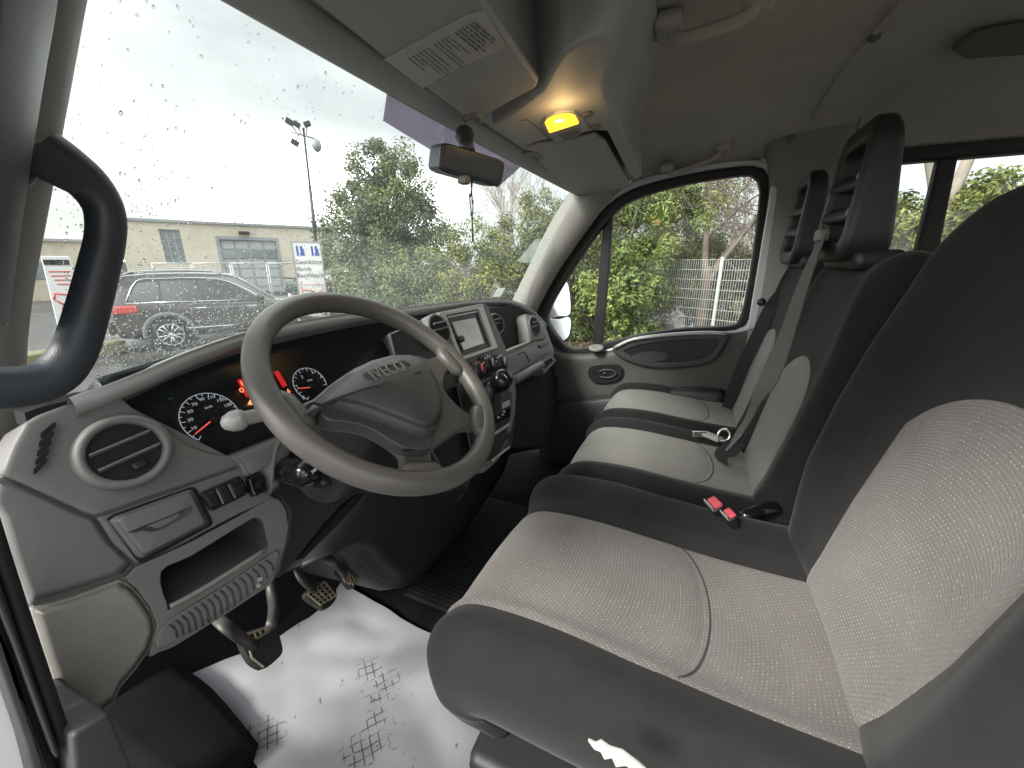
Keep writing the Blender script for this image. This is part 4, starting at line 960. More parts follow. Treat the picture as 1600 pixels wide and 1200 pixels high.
# white painted jamb strip
MB().prism([onX(*q, xd-.04) for q in ((1206, 290), (1221, 296), (1186, 512), (1168, 516))], (.02, 0, 0)).build('jamb_strip', M_['white'], BPl, bevel=.004)
# door mirror outside
MR = thing('door_mirror', onX(905, 530, 1.02), 'white backed passenger door mirror split into two glasses, outside the door window', 'mirror')
def mpts(L_, x): return [onX(a, b, x) for a, b in L_]
mo = [(852, 444), (858, 434), (872, 430), (886, 434), (894, 448), (897, 490), (895, 526), (884, 536), (866, 537), (854, 526), (850, 490)]
MPh = Plane(onX(872, 482, 1.05), (-.6, -.75, .28)); P = resample(cr1([MPh(a, b) for a, b in mo], 3, True), 44); MB().prism(P, (.05, .10, 0)).build('housing', M_['black'], MR, bevel=.02, seg=3)
MPl = Plane(onX(872, 482, 1.04), (-.6, -.75, .28))
P = resample(cr1([MPl(a, b) for a, b in ((854, 446), (860, 437), (872, 434), (883, 438), (889, 450), (891, 490), (873, 494), (853, 494))], 3, True), 36)
MB().prism(P, -MPl.n*.006).build('main_glass', plain('mirror_main', (.85, .87, .87), .06, metal=.85), MR, bevel=.002)
P = resample(cr1([MPl(a, b) for a, b in ((853, 499), (873, 499), (891, 496), (890, 522), (881, 532), (867, 533), (857, 524))], 3, True), 36)
MB().prism(P, -MPl.n*.006).build('wide_glass', plain('mirror_wide', (.75, .77, .77), .12, metal=.8), MR, bevel=.002)
MB().tube([onX(868, 532, 1.10), onX(858, 548, .98), onX(850, 546, .90)], [.03, .026, .03], 10).build('arm', M_['black'], MR, smooth=True)
# ------------------------------------------------------------------ driver side door opening: sill, seals, step
SI = thing('door_sill', (-.9, .45, .1), 'black door opening seals running down to the white painted step at the lower left', 'door sill')
def strip(name, L_, mat, r, flat=1, up=None): return MB().tube(cr1([p for p in L_], 5), r, 10, flat=flat, up=up).build(name, mat, SI, smooth=True)
ys = .44
YP = Plane((-.9, .47, .5), (0, -1, 0))
def band(name, px, h, mat, dep=.03, bev=.004): return MB().prism(YP.pts(px, h), (0, dep, 0)).build(name, mat, SI, bevel=bev)
band('seal', [(-40, 740), (-8, 770), (20, 860), (48, 948), (82, 1050), (112, 1140), (122, 1152), (94, 1182), (70, 1120), (32, 1012), (0, 918), (-40, 820)], 0, M_['seal'], .03, .008)
band('seal_lip', [(-40, 812), (0, 905), (34, 1005), (72, 1112), (96, 1180), (88, 1186), (62, 1116), (24, 1010), (-10, 925), (-40, 850)], .006, M_['seal'], .02, .003)
band('seal_flange', [(-40, 850), (0, 935), (26, 1010), (62, 1112), (92, 1195), (110, 1240), (60, 1240), (40, 1160), (0, 1040), (-40, 950)], -.004, M_['black'], .03, .006)
band('white_sill', [(-60, 960), (0, 1035), (30, 1110), (62, 1200), (70, 1240), (-60, 1260)], -.05, M_['white'], .05, .006)
MB().box((-1.02, .42, .30), (.06, .9, .34)).build('outer_skin', M_['white'], SI, bevel=.02)
MB().prism([onY(*q, .45) for q in ((112, 1150), (172, 1112), (226, 1240), (120, 1240))], (.0, .12, -.02)).build('step_trim', M_['dash_dk'], SI, bevel=.004)
# ================================================================== DASHBOARD
DP_ = Plane((-.7, .62, .70), (0, -math.cos(math.radians(20)), math.sin(math.radians(20))))
KP = Plane((-.55, .70, .76), (0, -math.cos(math.radians(30)), math.sin(math.radians(30))))
SP = Plane((-.02, .53, .79), (0, -math.cos(math.radians(24)), math.sin(math.radians(24))))
GP = Plane((.45, .60, .70), (0, -math.cos(math.radians(22)), math.sin(math.radians(22))))
EX = Vector((1, 0, 0))
def pillow(name, px, plane, h, bulge, depth, mat, parent, rnd_=.006, n=72, crn=0, pts=None):
    """soft panel: outline on a plane, rounded edge, slight crown, skirt going back"""
    P = pts if pts is not None else plane.pts(px, h)
    if crn: P = cr1(P, crn, True)
    P = resample(P, n); c = sum(P, Vector())/n; nn = plane.n; rad = sum((p-c).length for p in P)/n; V = []; prof = [(1, -depth)]
    for a in (0, 30, 60, 90): a = math.radians(a); prof.append((1-rnd_*(1-math.cos(a))/rad, -rnd_*(1-math.sin(a))))
    for k in (.93, .8, .6, .38, .16): prof.append((k, bulge*(1-k*k)))
    for s_, hh in prof: V += [c+(p-c)*s_+nn*hh for p in P]
    m = len(prof); F = [(i*n+k, i*n+(k+1) % n, (i+1)*n+(k+1) % n, (i+1)*n+k) for i in range(m-1) for k in range(n)]; F.append(tuple((m-1)*n+k for k in range(n)))
    o = MB().add(V, F).build(name, mat, parent, smooth=True); return o
DB = thing('dashboard', (-.2, .75, .55), 'grey plastic dashboard running across under the windscreen with vents, dials and screen', 'dashboard')
# --- top pad with its rounded rim
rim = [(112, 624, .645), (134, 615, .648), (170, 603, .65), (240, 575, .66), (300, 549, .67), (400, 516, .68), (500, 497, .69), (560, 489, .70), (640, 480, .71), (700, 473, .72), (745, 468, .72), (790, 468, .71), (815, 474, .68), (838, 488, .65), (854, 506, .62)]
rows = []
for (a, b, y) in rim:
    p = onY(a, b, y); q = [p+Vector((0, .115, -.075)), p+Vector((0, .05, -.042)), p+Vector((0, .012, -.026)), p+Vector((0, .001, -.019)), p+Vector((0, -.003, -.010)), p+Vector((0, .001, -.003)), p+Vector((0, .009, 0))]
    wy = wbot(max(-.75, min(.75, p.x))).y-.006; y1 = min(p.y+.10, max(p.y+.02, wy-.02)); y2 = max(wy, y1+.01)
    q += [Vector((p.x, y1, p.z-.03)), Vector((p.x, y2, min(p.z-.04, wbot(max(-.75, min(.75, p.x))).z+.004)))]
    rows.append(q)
grid('top_pad', rows, plain('dash_top', (.36, .365, .355), .38, grain=.5, var=.08, spec=.7), DB, 3, 3)  # pale base colour stands in for sky light caught on the rim
MB().prism([onY(*q, .665) for q in ((38, 645), (60, 637), (112, 624), (135, 618), (150, 616), (120, 640), (44, 668))], (0, .03, 0)).build('corner_gap', M_['void'], DB)
# --- black plate behind the dials
pillow('cluster_panel', [(150, 590), (300, 545), (420, 515), (545, 492), (640, 488), (720, 482), (720, 560), (640, 600), (560, 640), (455, 684), (362, 722), (345, 722), (296, 706), (205, 648)], KP, -.004, .0, .05, M_['cluster'], DB, .004)
CLU = [o for o in DB.children if o.name.startswith('cluster_panel')][0]
def dial(c, r, a0, a1, needle, parent, nticks):
    C0 = KP(*c, .002); e2 = KP.n.cross(EX) if KP.n.cross(EX).z > 0 else EX.cross(KP.n)
    d = MB(); d.torus(C0, KP.n, r, .0007, 48, 5, a0, a1, EX if True else None)
    e1 = EX; eu = KP.n.cross(EX)
    for k in range(nticks+1):
        a = a0+(a1-a0)*k/nticks; v = e1*math.cos(a)+eu*math.sin(a); L_ = .007 if k % 2 == 0 else .004
        d.tube([C0+v*r, C0+v*(r-L_)], .0006, 4)
    o = d.build('dial', M_['dial'], parent)
    MB().tube([KP(*needle[0], .005), KP(*needle[1], .005)], [.0012, .0008], 6).build('needle', M_['needle'], parent)
    MB().lathe(KP(*needle[0], .0025), KP.n, [(.007, 0), (.006, .004)], 16).build('needle_cap', M_['black'], parent)
    return o
eu = KP.n.cross(EX)
dial((330, 652), .0415, math.radians(-35+30), math.radians(222), ((332, 656), (305, 678)), CLU, 18)
for s_, q in (('10', (303, 669)), ('30', (297.5, 656)), ('50', (297, 643)), ('70', (304, 632)), ('90', (315, 624)), ('110', (330, 621)), ('130', (344.5, 625)), ('150', (356, 633)), ('170', (364, 643.5))):
    lettering('lettering', s_, .0072, KP(*q, .002), EX, eu, M_['dial'], CLU, .0002, 1.15)
lettering('lettering', 'km/h', .0055, KP(326, 636, .002), EX, eu, M_['dial'], CLU, .0002)
dial((485, 600), .035, math.radians(-20), math.radians(232), ((487, 605), (466, 607)), CLU, 16)
for s_, q in (('0', (474, 622)), ('1', (465, 605)), ('2', (472, 589)), ('3', (488, 582)), ('4', (502, 588))): lettering('lettering', s_, .009, KP(*q, .002), EX, eu, M_['dial'], CLU, .0002)
lettering('lettering', '1/min', .0055, KP(484, 594, .002), EX, eu, M_['dial'], CLU, .0002)
MB().prism(KP.pts([(371, 593), (412, 587), (424, 606), (404, 619), (385, 620)], .002), KP.n*-.002).build('display', M_['lcd'], CLU)
lettering('lettering', '11:', .0125, KP(383, 598, .0028), EX, eu, M_['lcdtxt'], CLU, .0002, 1.3)
lettering('lettering', '015', .0125, KP(385, 608, .0028), EX, eu, M_['lcdtxt'], CLU, .0002, 1.3)
MB().prism(KP.pts([(428, 581), (435, 579), (449, 602), (443, 605)], .002), KP.n*-.002).build('display', M_['lcd'], CLU)
lettering('lettering', '6', .0125, KP(451, 611, .0026), EX, eu, M_['lcdtxt'], CLU, .0002)
MB().prism(KP.pts([(387, 632), (391, 624), (396, 631), (394, 632.5)], .002), KP.n*-.001).build('warning_light', M_['amber'], CLU)
MB().prism(KP.pts([(262, 622), (270, 620), (271, 623), (263, 625)], .002), KP.n*-.001).build('warning_light', plain('unlit_symbol', (.05, .09, .14), .4), CLU)
# --- left: vent panel
pillow('vent_panel', [(40, 660), (60, 648), (100, 633), (150, 618), (172, 614), (190, 621), (210, 639), (255, 671), (298, 698), (335, 711), (360, 712), (371, 717), (376, 727), (150, 806), (132, 800), (28, 752), (2, 740), (20, 695)], DP_, 0, .002, .09, M_['dash'], DB, .004, 150)
# defroster slots
for k in range(5):
    a = (58, 731-13.5*k) if k else (56, 733); q0 = (51+2.8*k, 736-14.2*k); q1 = (74+3.6*k, 720-13.8*k)
    P = DP_.pts([(q0[0], q0[1]-3), (q1[0]-6, q1[1]-5), (q1[0], q1[1]-5), (q1[0]-1, q1[1]+2), (q0[0]+6, q0[1]+4), (q0[0], q0[1]+5)], .0075+.0012*(k != 9))
    MB().prism(P, -DP_.n*.004).build('defroster_slot', M_['void'], DB, bevel=.001)
VN = (DP_.n+Vector((-.10, 0, .0))).normalized()
vc = DP_(196, 706, .012)
mb = MB(); mb.lathe(vc, VN, [(.0470, -.02), (.0465, .004), (.0440, .008), (.0405, .0105), (.0365, .009), (.0345, .004), (.0335, -.012)], 56); 
vr = mb.build('air_vent', M_['dash'], DB, smooth=True)
me = vr.data; bm = bmesh.new(); bm.from_mesh(me); bm.faces.ensure_lookup_table(); bmesh.ops.delete(bm, geom=[f for f in bm.faces if len(f.verts) > 10], context='FACES'); bm.to_mesh(me); bm.free()
MB().disc(vc+VN*.003, VN, .0342, 40).build('vent_throat', M_['void'], vr)
e1 = (DP_(300, 690, .01)-DP_(100, 785, .01)).normalized(); e1 = (e1-VN*e1.dot(VN)).normalized(); e2 = VN.cross(e1)
if e2.z < 0: e2 = -e2
for off in (.012, -.008):
    L_ = math.sqrt(.0335**2-off**2)-.001; c = vc+e2*off+VN*.0065
    b_ = MB(); b_.box(c, (2*L_, .007, .003), Matrix((e1, VN*.9+e2*.44, e2*.9-VN*.44)).transposed()); b_.build('vane', M_['dash'], vr, bevel=.0012)
MB().box(vc-e2*.021+e1*.003+VN*.006, (.015, .006, .011), Matrix((e1, VN, e2)).transposed()).build('vent_knob', M_['black'], vr, bevel=.003)
MB().prism(DP_.pts([(2, 748), (24, 700), (42, 664), (172, 620), (362, 716), (380, 738), (422, 774), (300, 842), (214, 886), (200, 912), (120, 936), (60, 956), (40, 930), (20, 870), (0, 800)], -.0075), -DP_.n*.03).build('backing_panel', M_['dash'], DB)
# --- side end panel and kick panel
pillow('side_panel', [(-14, 745), (8, 746), (28, 755), (132, 803), (150, 809), (176, 850), (212, 884), (196, 900), (120, 925), (48, 946), (20, 870), (0, 800), (-20, 770)], DP_, -.002, .0012, .08, M_['dash'], DB, .004, 150)
pillow('kick_panel', [(48, 950), (120, 929), (188, 904), (205, 912), (222, 930), (242, 960), (246, 985), (236, 1015), (212, 1050), (190, 1075), (178, 1102), (150, 1124), (112, 1138), (95, 1090), (70, 1020)], DP_, -.002, .0015, .08, M_['dash_lt'], DB, .005, 150)
# --- panel with lid and switches
pillow('lid_panel', [(150, 809), (376, 729), (384, 742), (392, 760), (424, 772), (430, 778), (380, 800), (300, 842), (214, 883), (176, 850)], DP_, -.003, .0, .06, M_['dash'], DB, .004, 90)
pillow('lid_groove', [(167, 811), (175, 804), (300, 760), (308, 764), (334, 816), (330, 822), (222, 880), (214, 876)], DP_, -.0015, 0, .01, M_['void'], DB, .001)
lid = pillow('storage_lid', [(173, 814), (180, 807), (298, 764), (304, 767), (329, 815), (326, 819), (224, 873), (216, 870)], DP_, .004, .003, .012, M_['dash'], DB, .005, 80)
pillow('lid_recess', [(199, 833), (224, 822), (270, 804), (299, 791), (299, 797), (290, 806), (262, 822), (245, 830), (232, 831), (222, 828), (212, 832)], DP_, .0086, -.003, .004, M_['dash_dk'], lid, .001, 60)
sp = pillow('switch_panel', [(314, 774), (318, 768), (374, 744), (379, 746), (389, 768), (386, 773), (334, 798), (329, 796)], DP_, .003, 0, .012, M_['black'], DB, .003)
for (c0, c1, c2, c3) in (((318, 773), (335, 766), (346, 787), (331, 793)), ((340, 764), (354, 758), (364, 779), (351, 785)), ((359, 756), (373, 750), (383, 769), (369, 776))):
    MB().prism(DP_.pts([c0, c1, c2, c3], .0065), -DP_.n*.005).build('switch', M_['black'], sp, bevel=.0016)
for a, b in (((338, 764), (349, 787)), ((357, 757), (367.5, 778))): MB().tube(DP_.pts([a, b], .006), .0011, 5).build('switch_divider', M_['dash_lt'], sp)
MB().prism(DP_.pts([(389, 747), (410, 738), (419, 765), (399, 777), (394, 768)], .010), -DP_.n*.03).build('headlight_button', M_['gloss'], DB, bevel=.003)
pillow('column_trim', [(362, 712), (450, 677), (460, 688), (456, 708), (446, 735), (440, 760), (424, 773), (416, 742), (408, 736), (390, 744), (383, 742), (376, 726)], DP_, .006, .006, .07, M_['dash'], DB, .007, 80)
MB().tube(cr1(DP_.pts([(437, 688), (430, 706), (426, 728), (424, 752)], .010), 4), .004, 8).build('trim_rib', M_['dash'], DB, smooth=True)
# --- lower tray panel with its open pocket and speaker ribs
to = [(212, 886), (300, 846), (380, 803), (424, 777), (436, 780), (446, 795), (451, 822), (446, 852), (432, 895), (424, 913), (350, 962), (270, 1012), (242, 1022), (232, 1030), (240, 1000), (246, 975), (236, 950), (216, 922), (196, 904)]
ti = [(252, 893), (300, 868), (386, 815), (402, 809), (410, 814), (416, 842), (414, 858), (350, 897), (272, 949), (262, 944)]
TO = resample(DP_.pts(to, -.001), 96); TI = DP_.pts(ti, -.001)
cI = sum(TI, Vector())/len(TI); TIr = resample(cr1(TI, 3, True), 96)
def align(A_, B_, c):      # start the inner loop beside the outer one
    k = min(range(len(B_)), key=lambda i: (B_[i]-A_[0]).length); return B_[k:]+B_[:k]
TIr = align(TO, TIr, cI)
mb = MB(); plate_hole(mb, TO, TIr, -DP_.n*.012)
tray = mb.build('tray_panel', M_['dash'], DB, bevel=.003)
dv = Vector((0, .11, .015)); n_ = 96
MB().add(TIr+[p+dv for p in TIr], [(k, (k+1) % n_, n_+(k+1) % n_, n_+k) for k in range(n_)]+[tuple(range(n_, 2*n_))]).build('tray_pocket', M_['dash_dk'], DB, smooth=False)
lp = MB(); lp.tube(cr1(DP_.pts([(266, 948), (300, 930), (350, 900), (414, 859)], .002), 5), .0035, 8); lp.build('tray_lip', M_['dash_lt'], DB, smooth=True)
gs = pillow('speaker_grille', [(244, 1000), (250, 985), (275, 962), (350, 916), (420, 868), (436, 858), (438, 866), (428, 898), (410, 915), (350, 952), (280, 996), (252, 1015), (244, 1012)], DP_, .0035, 0, .006, M_['dash'], DB, .002)
rb = 0
for k in range(16):
    t = (k+.6)/16.5; a = (260+(425-260)*t, 982-(982-872)*t); w_ = 34*math.sin(PI*min(1, max(.12, .08+t*.9)))**.45
    P = DP_.pts([(a[0]-2, a[1]-2), (a[0]+7, a[1]-2+w_*.30), (a[0]+11, a[1]-2+w_*.92)], .0045)
    MB().tube(cr1(P, 3), .0017, 5, flat=.8).build('grille_rib', M_['dash_dk'], gs, smooth=True)
mb = MB(); mb.lathe(DP_(404, 915-.5, .003), DP_.n, [(.004, 0), (.003, .002)], 8); mb.lathe(DP_(406, 905, .004), DP_.n, [(.004, 0), (.003, .002)], 8); mb.build('screw', M_['silver'], DB)
# --- dark underside of the dash, knee panel, lower console
U1 = Plane((-.4, .66, .5), (0, -1, .1))
pillow('column_surround', [(392, 765), (452, 690), (480, 676), (640, 640), (640, 770), (560, 770), (520, 800), (440, 905), (428, 900), (446, 845), (450, 800), (430, 775)], Plane((-.55, .635, .6), (0, -.97, .25)), 0, 0, .05, M_['charcoal'], DB, .01)
pillow('knee_panel', [(545, 752), (640, 760), (760, 735), (800, 640), (806, 690), (790, 735), (765, 775), (725, 835), (668, 898), (640, 921), (606, 926), (572, 908), (545, 875), (505, 870), (432, 905), (468, 862)], Plane((-.25, .67, .4), (0, -.985, .17)), 0, .035, .30, M_['charcoal'], DB, .03, 110)
kb_ = MB(); PLk = Plane((-.45, .64, .55), (0, -.97, .2))
kb_.prism(PLk.pts([(545, 752), (566, 752), (556, 765), (500, 826), (452, 882), (428, 905), (424, 896), (450, 860), (505, 795)]), (0, .03, 0)); kb_.build('column_edge', M_['dash'], DB, bevel=.006)  # edge in a paler plastic to paint the highlight along the column cover
kb_ = MB(); kb_.prism(PLk.pts([(560, 768), (572, 770), (530, 818), (475, 872), (462, 876), (500, 836)], .004), (0, .02, 0)); kb_.build('column_gap', M_['void'], DB)
# ignition lock
ig = onY(480, 738, .53); ax = (CAM-ig); ax = (Vector((-.1, -1, .25))).normalized()
mb = MB(); mb.lathe(ig, ax, [(.024, -.08), (.0235, -.01), (.020, .010), (.014, .016), (.008, .018)], 28); IGo = mb.build('ignition_lock', M_['gloss'], DB, smooth=True)
lettering('lettering', 'MAR', .008, ig+ax*.019+Vector((.004, 0, .004)), Vector((1, .1, .25)), Vector((0, .2, 1)), M_['dial'], IGo, .0004)
mb = MB(); mb.lathe(onY(508, 752, .54), ax, [(.012, -.02), (.012, .004), (.007, .008)], 16); mb.build('lock_button', M_['black'], DB, smooth=True)

# --- centre stack
pillow('centre_stack', [(672, 494), (684, 487), (757, 473), (764, 480), (790, 540), (802, 575), (808, 612), (806, 648), (796, 690), (780, 720), (760, 738), (740, 720), (728, 640), (718, 590), (700, 550)], SP, -.006, .002, .22, M_['dash'], DB, .008, 96)
BO = resample(SP.pts([(686, 489), (755, 478), (778, 543), (722, 563)], .004), 64); BI = resample(SP.pts([(697, 492), (748, 483), (770, 541), (722, 557)], .004), 64)
mb = MB(); plate_hole(mb, BO, BI, -SP.n*.02); mb.build('radio_surround', M_['silver'], DB, bevel=.002)
ra = MB().prism(SP.pts([(696, 491), (749, 482), (771, 542), (721, 558)], -.004), -SP.n*.01).build('radio', M_['black'], DB)
MB().prism(SP.pts([(707, 503), (743, 496), (757, 536), (725, 547)], .0005), -SP.n*.003).build('screen', M_['screen'], ra, bevel=.001)
MB().prism(SP.pts([(699, 494), (748, 485), (749, 487), (700, 497)], .001), -SP.n*.003).build('disc_slot', M_['silver'], ra)
for k in range(5): MB().prism(SP.pts([(702+3.4*k, 503+8.0*k), (705+3.4*k, 502+8.0*k), (707+3.4*k, 507.5+8.0*k), (704+3.4*k, 508.5+8*k)], .002), -SP.n*.003).build('radio_button', M_['steel'], ra, bevel=.0005)
mb = MB(); mb.lathe(SP(717.5, 531, .0), SP.n, [(.0085, 0), (.008, .012), (.005, .014)], 16); mb.build('volume_knob', M_['steel'], ra, smooth=True)
def rvent(c, pl, r, h, name='air_vent', tilt=(0, 0, 0)):
    n = (pl.n+Vector(tilt)).normalized(); C0 = pl(*c, h); mb = MB(); mb.lathe(C0, n, [(r, -.02), (r, .004), (r*.92, .009), (r*.80, .007), (r*.78, .001)], 36); o = mb.build(name, M_['dash'], DB, smooth=True)
    MB().disc(C0+n*.0085, n, r*.78, 28).build('vent_throat', M_['void'], o)
    for k in (-.38, 0, .38):
        L_ = math.sqrt(.76**2-k*k)*r; MB().box(C0+n*.0095+Vector((0, 0, 1))*(k*r), (2*L_, .004, .0035)).build('vane', M_['dash'], o)
    return o
rvent((684, 516), SP, .040, .0); rvent((775, 506), GP, .040, -.03, tilt=(-.25, 0, 0)); rvent((834, 510), GP, .044, .004, tilt=(-.12, 0, 0))
MB().prism(SP.pts([(610, 520), (664, 498), (682, 492), (700, 540), (722, 600), (734, 660), (742, 720), (690, 730), (640, 640)], -.012), -SP.n*.02).build('stack_side', M_['black'], DB, bevel=.006)  # black plate added to darken the left side of the stack
# climate knobs
for q, red in (((742, 581), 1), ((759, 572), 0), ((778, 570), 0)):
    C0 = SP(*q, .0); mb = MB(); mb.lathe(C0, SP.n, [(.030, -.004), (.030, .004), (.027, .006), (.022, .006), (.0205, .020), (.017, .023)], 28); o = mb.build('climate_knob', M_['black'], DB, smooth=True)
    MB().box(C0+SP.n*.024, (.004, .004, .03)).build('pointer', M_['silver'] if not red else M_['red'], o)
    for k in range(5): a = math.radians(30+30*k); MB().box(C0+SP.n*.0065+Vector((math.cos(a), 0, math.sin(a)))*.026, (.003, .002, .003)).build('mark', M_['dial'] if not red else M_['red'], o)
# gear lever
gk = SP(784, 594, .07)
GL = thing('gear_lever', SP(775, 640, .0), 'short gear lever with a dark knob and pale shift pattern beside the radio', 'gear lever')
mb = MB(); GX_ = Vector((-.45, -.62, .64)); mb.lathe(gk, GX_, [(.012, -.05), (.020, -.035), (.026, -.015), (.0275, .0), (.026, .012), (.020, .020), (.008, .024)], 28); kn = mb.build('knob', M_['gloss'], GL, smooth=True)
mb = MB(); gx = GX_.normalized(); g1 = (EX-gx*gx.x).normalized(); g2 = gx.cross(g1); c0 = gk+gx*.0232
for a, b in (((-.009, -.006), (-.009, .006)), ((0, -.006), (0, .006)), ((.009, -.006), (.009, .006)), ((-.009, 0), (.009, 0))): mb.tube([c0+g1*a[0]+g2*a[1]-gx*(abs(a[0])*.18), c0+g1*b[0]+g2*b[1]-gx*(abs(b[0])*.18)], .0014, 5)
mb.build('shift_pattern', M_['dial'], kn)
rows = []
for t in np.linspace(0, 1, 6):
    c = SP(770, 628, .0).lerp(gk-gx*.04, t); r = (.055*(1-t)+.016*t)*(1+.06*math.sin(t*18)); rows.append([c+Vector((math.cos(a)*r, math.sin(a)*r*.3, math.sin(a)*r)) for a in np.linspace(0, 2*PI, 17)])
grid('gaiter', rows, M_['black'], GL, 2, 3)
# lower slots
MB().prism(SP.pts([(714, 600), (760, 592), (800, 612), (800, 640), (790, 690), (776, 716), (752, 724), (736, 700)], .002), -SP.n*.006).build('lower_fascia', M_['black'], DB, bevel=.003)
for (y0, m, w_) in ((0, 'silver', 9), (12, 'gloss', 16), (40, 'silver', 5), (56, 'black', 10), (80, 'silver', 4)):
    MB().prism(SP.pts([(770, 637+y0), (797, 624+y0*.9), (797, 624+y0*.9+w_), (771, 637+y0+w_)], .004), -SP.n*.006).build('console_slot' if m != 'silver' else 'slot_trim', M_[m], DB, bevel=.001)
for q in ((785, 648), (778, 652), (787, 643)): MB().lathe(SP(*q, .006), SP.n, [(.004, 0), (.003, .004)], 8).build('slot_button', M_['silver'], DB)
# --- passenger half
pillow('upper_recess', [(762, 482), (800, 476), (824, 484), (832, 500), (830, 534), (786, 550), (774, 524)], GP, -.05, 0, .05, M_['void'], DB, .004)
MB().tube(cr1(GP.pts([(784, 552), (800, 545), (824, 535), (828, 530), (826, 512), (822, 494)], -.004), 4), .006, 8).build('recess_frame', M_['silver'], DB, smooth=True)
pillow('passenger_panel', [(822, 490), (840, 492), (852, 506), (862, 534), (868, 552), (862, 562), (806, 594), (798, 588), (786, 556), (826, 537)], GP, -.004, .006, .12, M_['dash'], DB, .008, 80)
pillow('vent_housing', [(822, 492), (836, 493), (848, 505), (854, 524), (850, 532), (828, 536), (826, 514)], GP, .002, .004, .05, M_['dash'], DB, .006)
gb_ = pillow('glovebox_lid', [(788, 558), (838, 539), (852, 534), (862, 548), (836, 567), (802, 588)], GP, .005, .004, .02, M_['dash'], DB, .004)
MB().tube(cr1(GP.pts([(808, 554), (818, 550), (823, 555), (827, 566)], .011), 3), .0018, 5).build('lid_joint', M_['void'], gb_)
MB().tube(GP.pts([(787, 557), (794, 572), (801, 588)], .007), .002, 5).build('lid_joint', M_['void'], gb_)
MB().prism(GP.pts([(842, 539), (855, 534), (857, 538), (845, 544)], .014), -GP.n*.01).build('latch', M_['black'], gb_, bevel=.002)
MB().tube(cr1(GP.pts([(800, 596), (815, 588), (838, 574), (846, 570)], .022), 4), .016, 12).build('grab_roll', M_['dash'], DB, smooth=True)
cu_ = resample(GP.pts([(844, 566), (864, 555), (869, 564), (851, 584)], .02), 40); ci_ = resample(GP.pts([(848, 567), (862, 559), (865, 564), (852, 578)], .02), 40)
mb = MB(); plate_hole(mb, cu_, ci_, -GP.n*.05); mb.build('cup_holder', M_['dash'], DB, bevel=.002)
MB().add([p-GP.n*.045 for p in ci_], [tuple(range(40))]).build('cup_hollow', M_['void'], DB)
pillow('under_shade', [(800, 596), (846, 572), (866, 562), (872, 600), (868, 650), (850, 700), (800, 700), (806, 640), (808, 612)], GP, -.06, 0, .2, M_['void'], DB, .004)  # deep black sheet painting the unlit space below the glovebox

# ================================================================== STEERING WHEEL AND STALK
WC = Vector((-.465, .435, .784)); wt = math.radians(40); WN = Vector((0, -math.sin(wt), math.cos(wt))); WU = Vector((0, math.cos(wt), math.sin(wt)))
WP = Plane(WC, WN)
SW = thing('steering_wheel', WC-WN*.06, 'four spoke grey steering wheel with a raised badge on its airbag cover', 'steering wheel')
mb = MB(); n = 112; m_ = 18; V = []
for i in range(n):
    a = 2*PI*i/n; d = EX*math.cos(a)+WU*math.sin(a); grip_ = 1
    for k in range(m_):
        th = 2*PI*k/m_; V.append(WC+d*(.1885+.0165*math.cos(th)*grip_)+WN*(.0185*math.sin(th)))
mb.add(V, [(i*m_+k, ((i+1) % n)*m_+k, ((i+1) % n)*m_+(k+1) % m_, i*m_+(k+1) % m_) for i in range(n) for k in range(m_)])
mb.build('rim', M_['wheel'], SW, smooth=True)
C5 = lambda L_: [(350+a/2.667, 400+b/2.667) for a, b in L_]
def spoke(px, h=.0, dep=.022, nm='spoke', mat=None, rr=.007, par=None):
    return pillow(nm, px, WP, h, 0, dep, mat or M_['wheel'], par or SW, rr, 120)
MB().prism(resample(cr1(WP.pts(C5([(318, 628), (336, 606), (372, 592), (410, 560), (470, 512), (600, 440), (780, 410), (850, 425), (890, 415), (930, 425), (965, 462), (940, 476), (922, 500), (918, 540), (930, 570), (960, 605), (1000, 640), (1040, 660), (1085, 655), (1100, 700), (1060, 716), (1010, 712), (960, 738), (900, 780), (870, 812), (868, 850), (880, 885), (850, 900), (790, 900), (752, 880), (748, 850), (740, 815), (690, 775), (610, 728), (540, 708), (470, 702), (430, 692), (405, 720), (350, 690)]), -.006), 3, True), 190), -WN*.020).build('spoke', M_['wheel'], SW, bevel=.006, seg=3)
# inner flare where the spokes meet the rim
for q in ((345, 640), (950, 440), (1075, 690), (815, 890)):
    p = WP(*C5([q])[0], 0); d = (p-WC); d -= WN*d.dot(WN); d.normalize(); pp = WC+d*.172
    t_ = WN.cross(d); MB().tube([pp-t_*.045+d*.012, pp-t_*.02-d*.002, pp+t_*.02-d*.002, pp+t_*.045+d*.012], [.008, .014, .014, .008], 10).build('spoke_root', M_['wheel'], SW, smooth=True)
pad = pillow('airbag_cover', C5([(345, 640), (372, 604), (420, 560), (500, 490), (600, 435), (700, 408), (780, 408), (835, 428), (872, 470), (902, 535), (922, 610), (922, 670), (895, 718), (860, 735), (800, 722), (720, 690), (620, 652), (520, 622), (420, 606), (400, 632), (372, 628)]), WP, .028, .022, .04, M_['pad'], SW, .016, 120)
MB().prism(resample(cr1(WP.pts(C5([(400, 632), (425, 612), (520, 628), (620, 658), (720, 697), (800, 730), (862, 742), (866, 790), (855, 805), (790, 806), (745, 795), (690, 765), (600, 712), (510, 690), (430, 680)]), .014), 3, True), 120), -WN*.02).build('lower_cover', M_['pad'], SW, bevel=.005, seg=3)
MB().tube(cr1([WP(*q, .012) for q in C5([(745, 812), (790, 806), (860, 806)])], 4), .0016, 5).build('cover_joint', M_['void'], SW)
MB().tube(cr1([WP(*q, .036) for q in C5([(342, 632), (368, 614), (396, 618), (420, 640)])], 4), .0016, 5).build('cover_joint', M_['void'], SW)
BP_ = Plane(WC, WN+Vector((.0, .06, .0)))
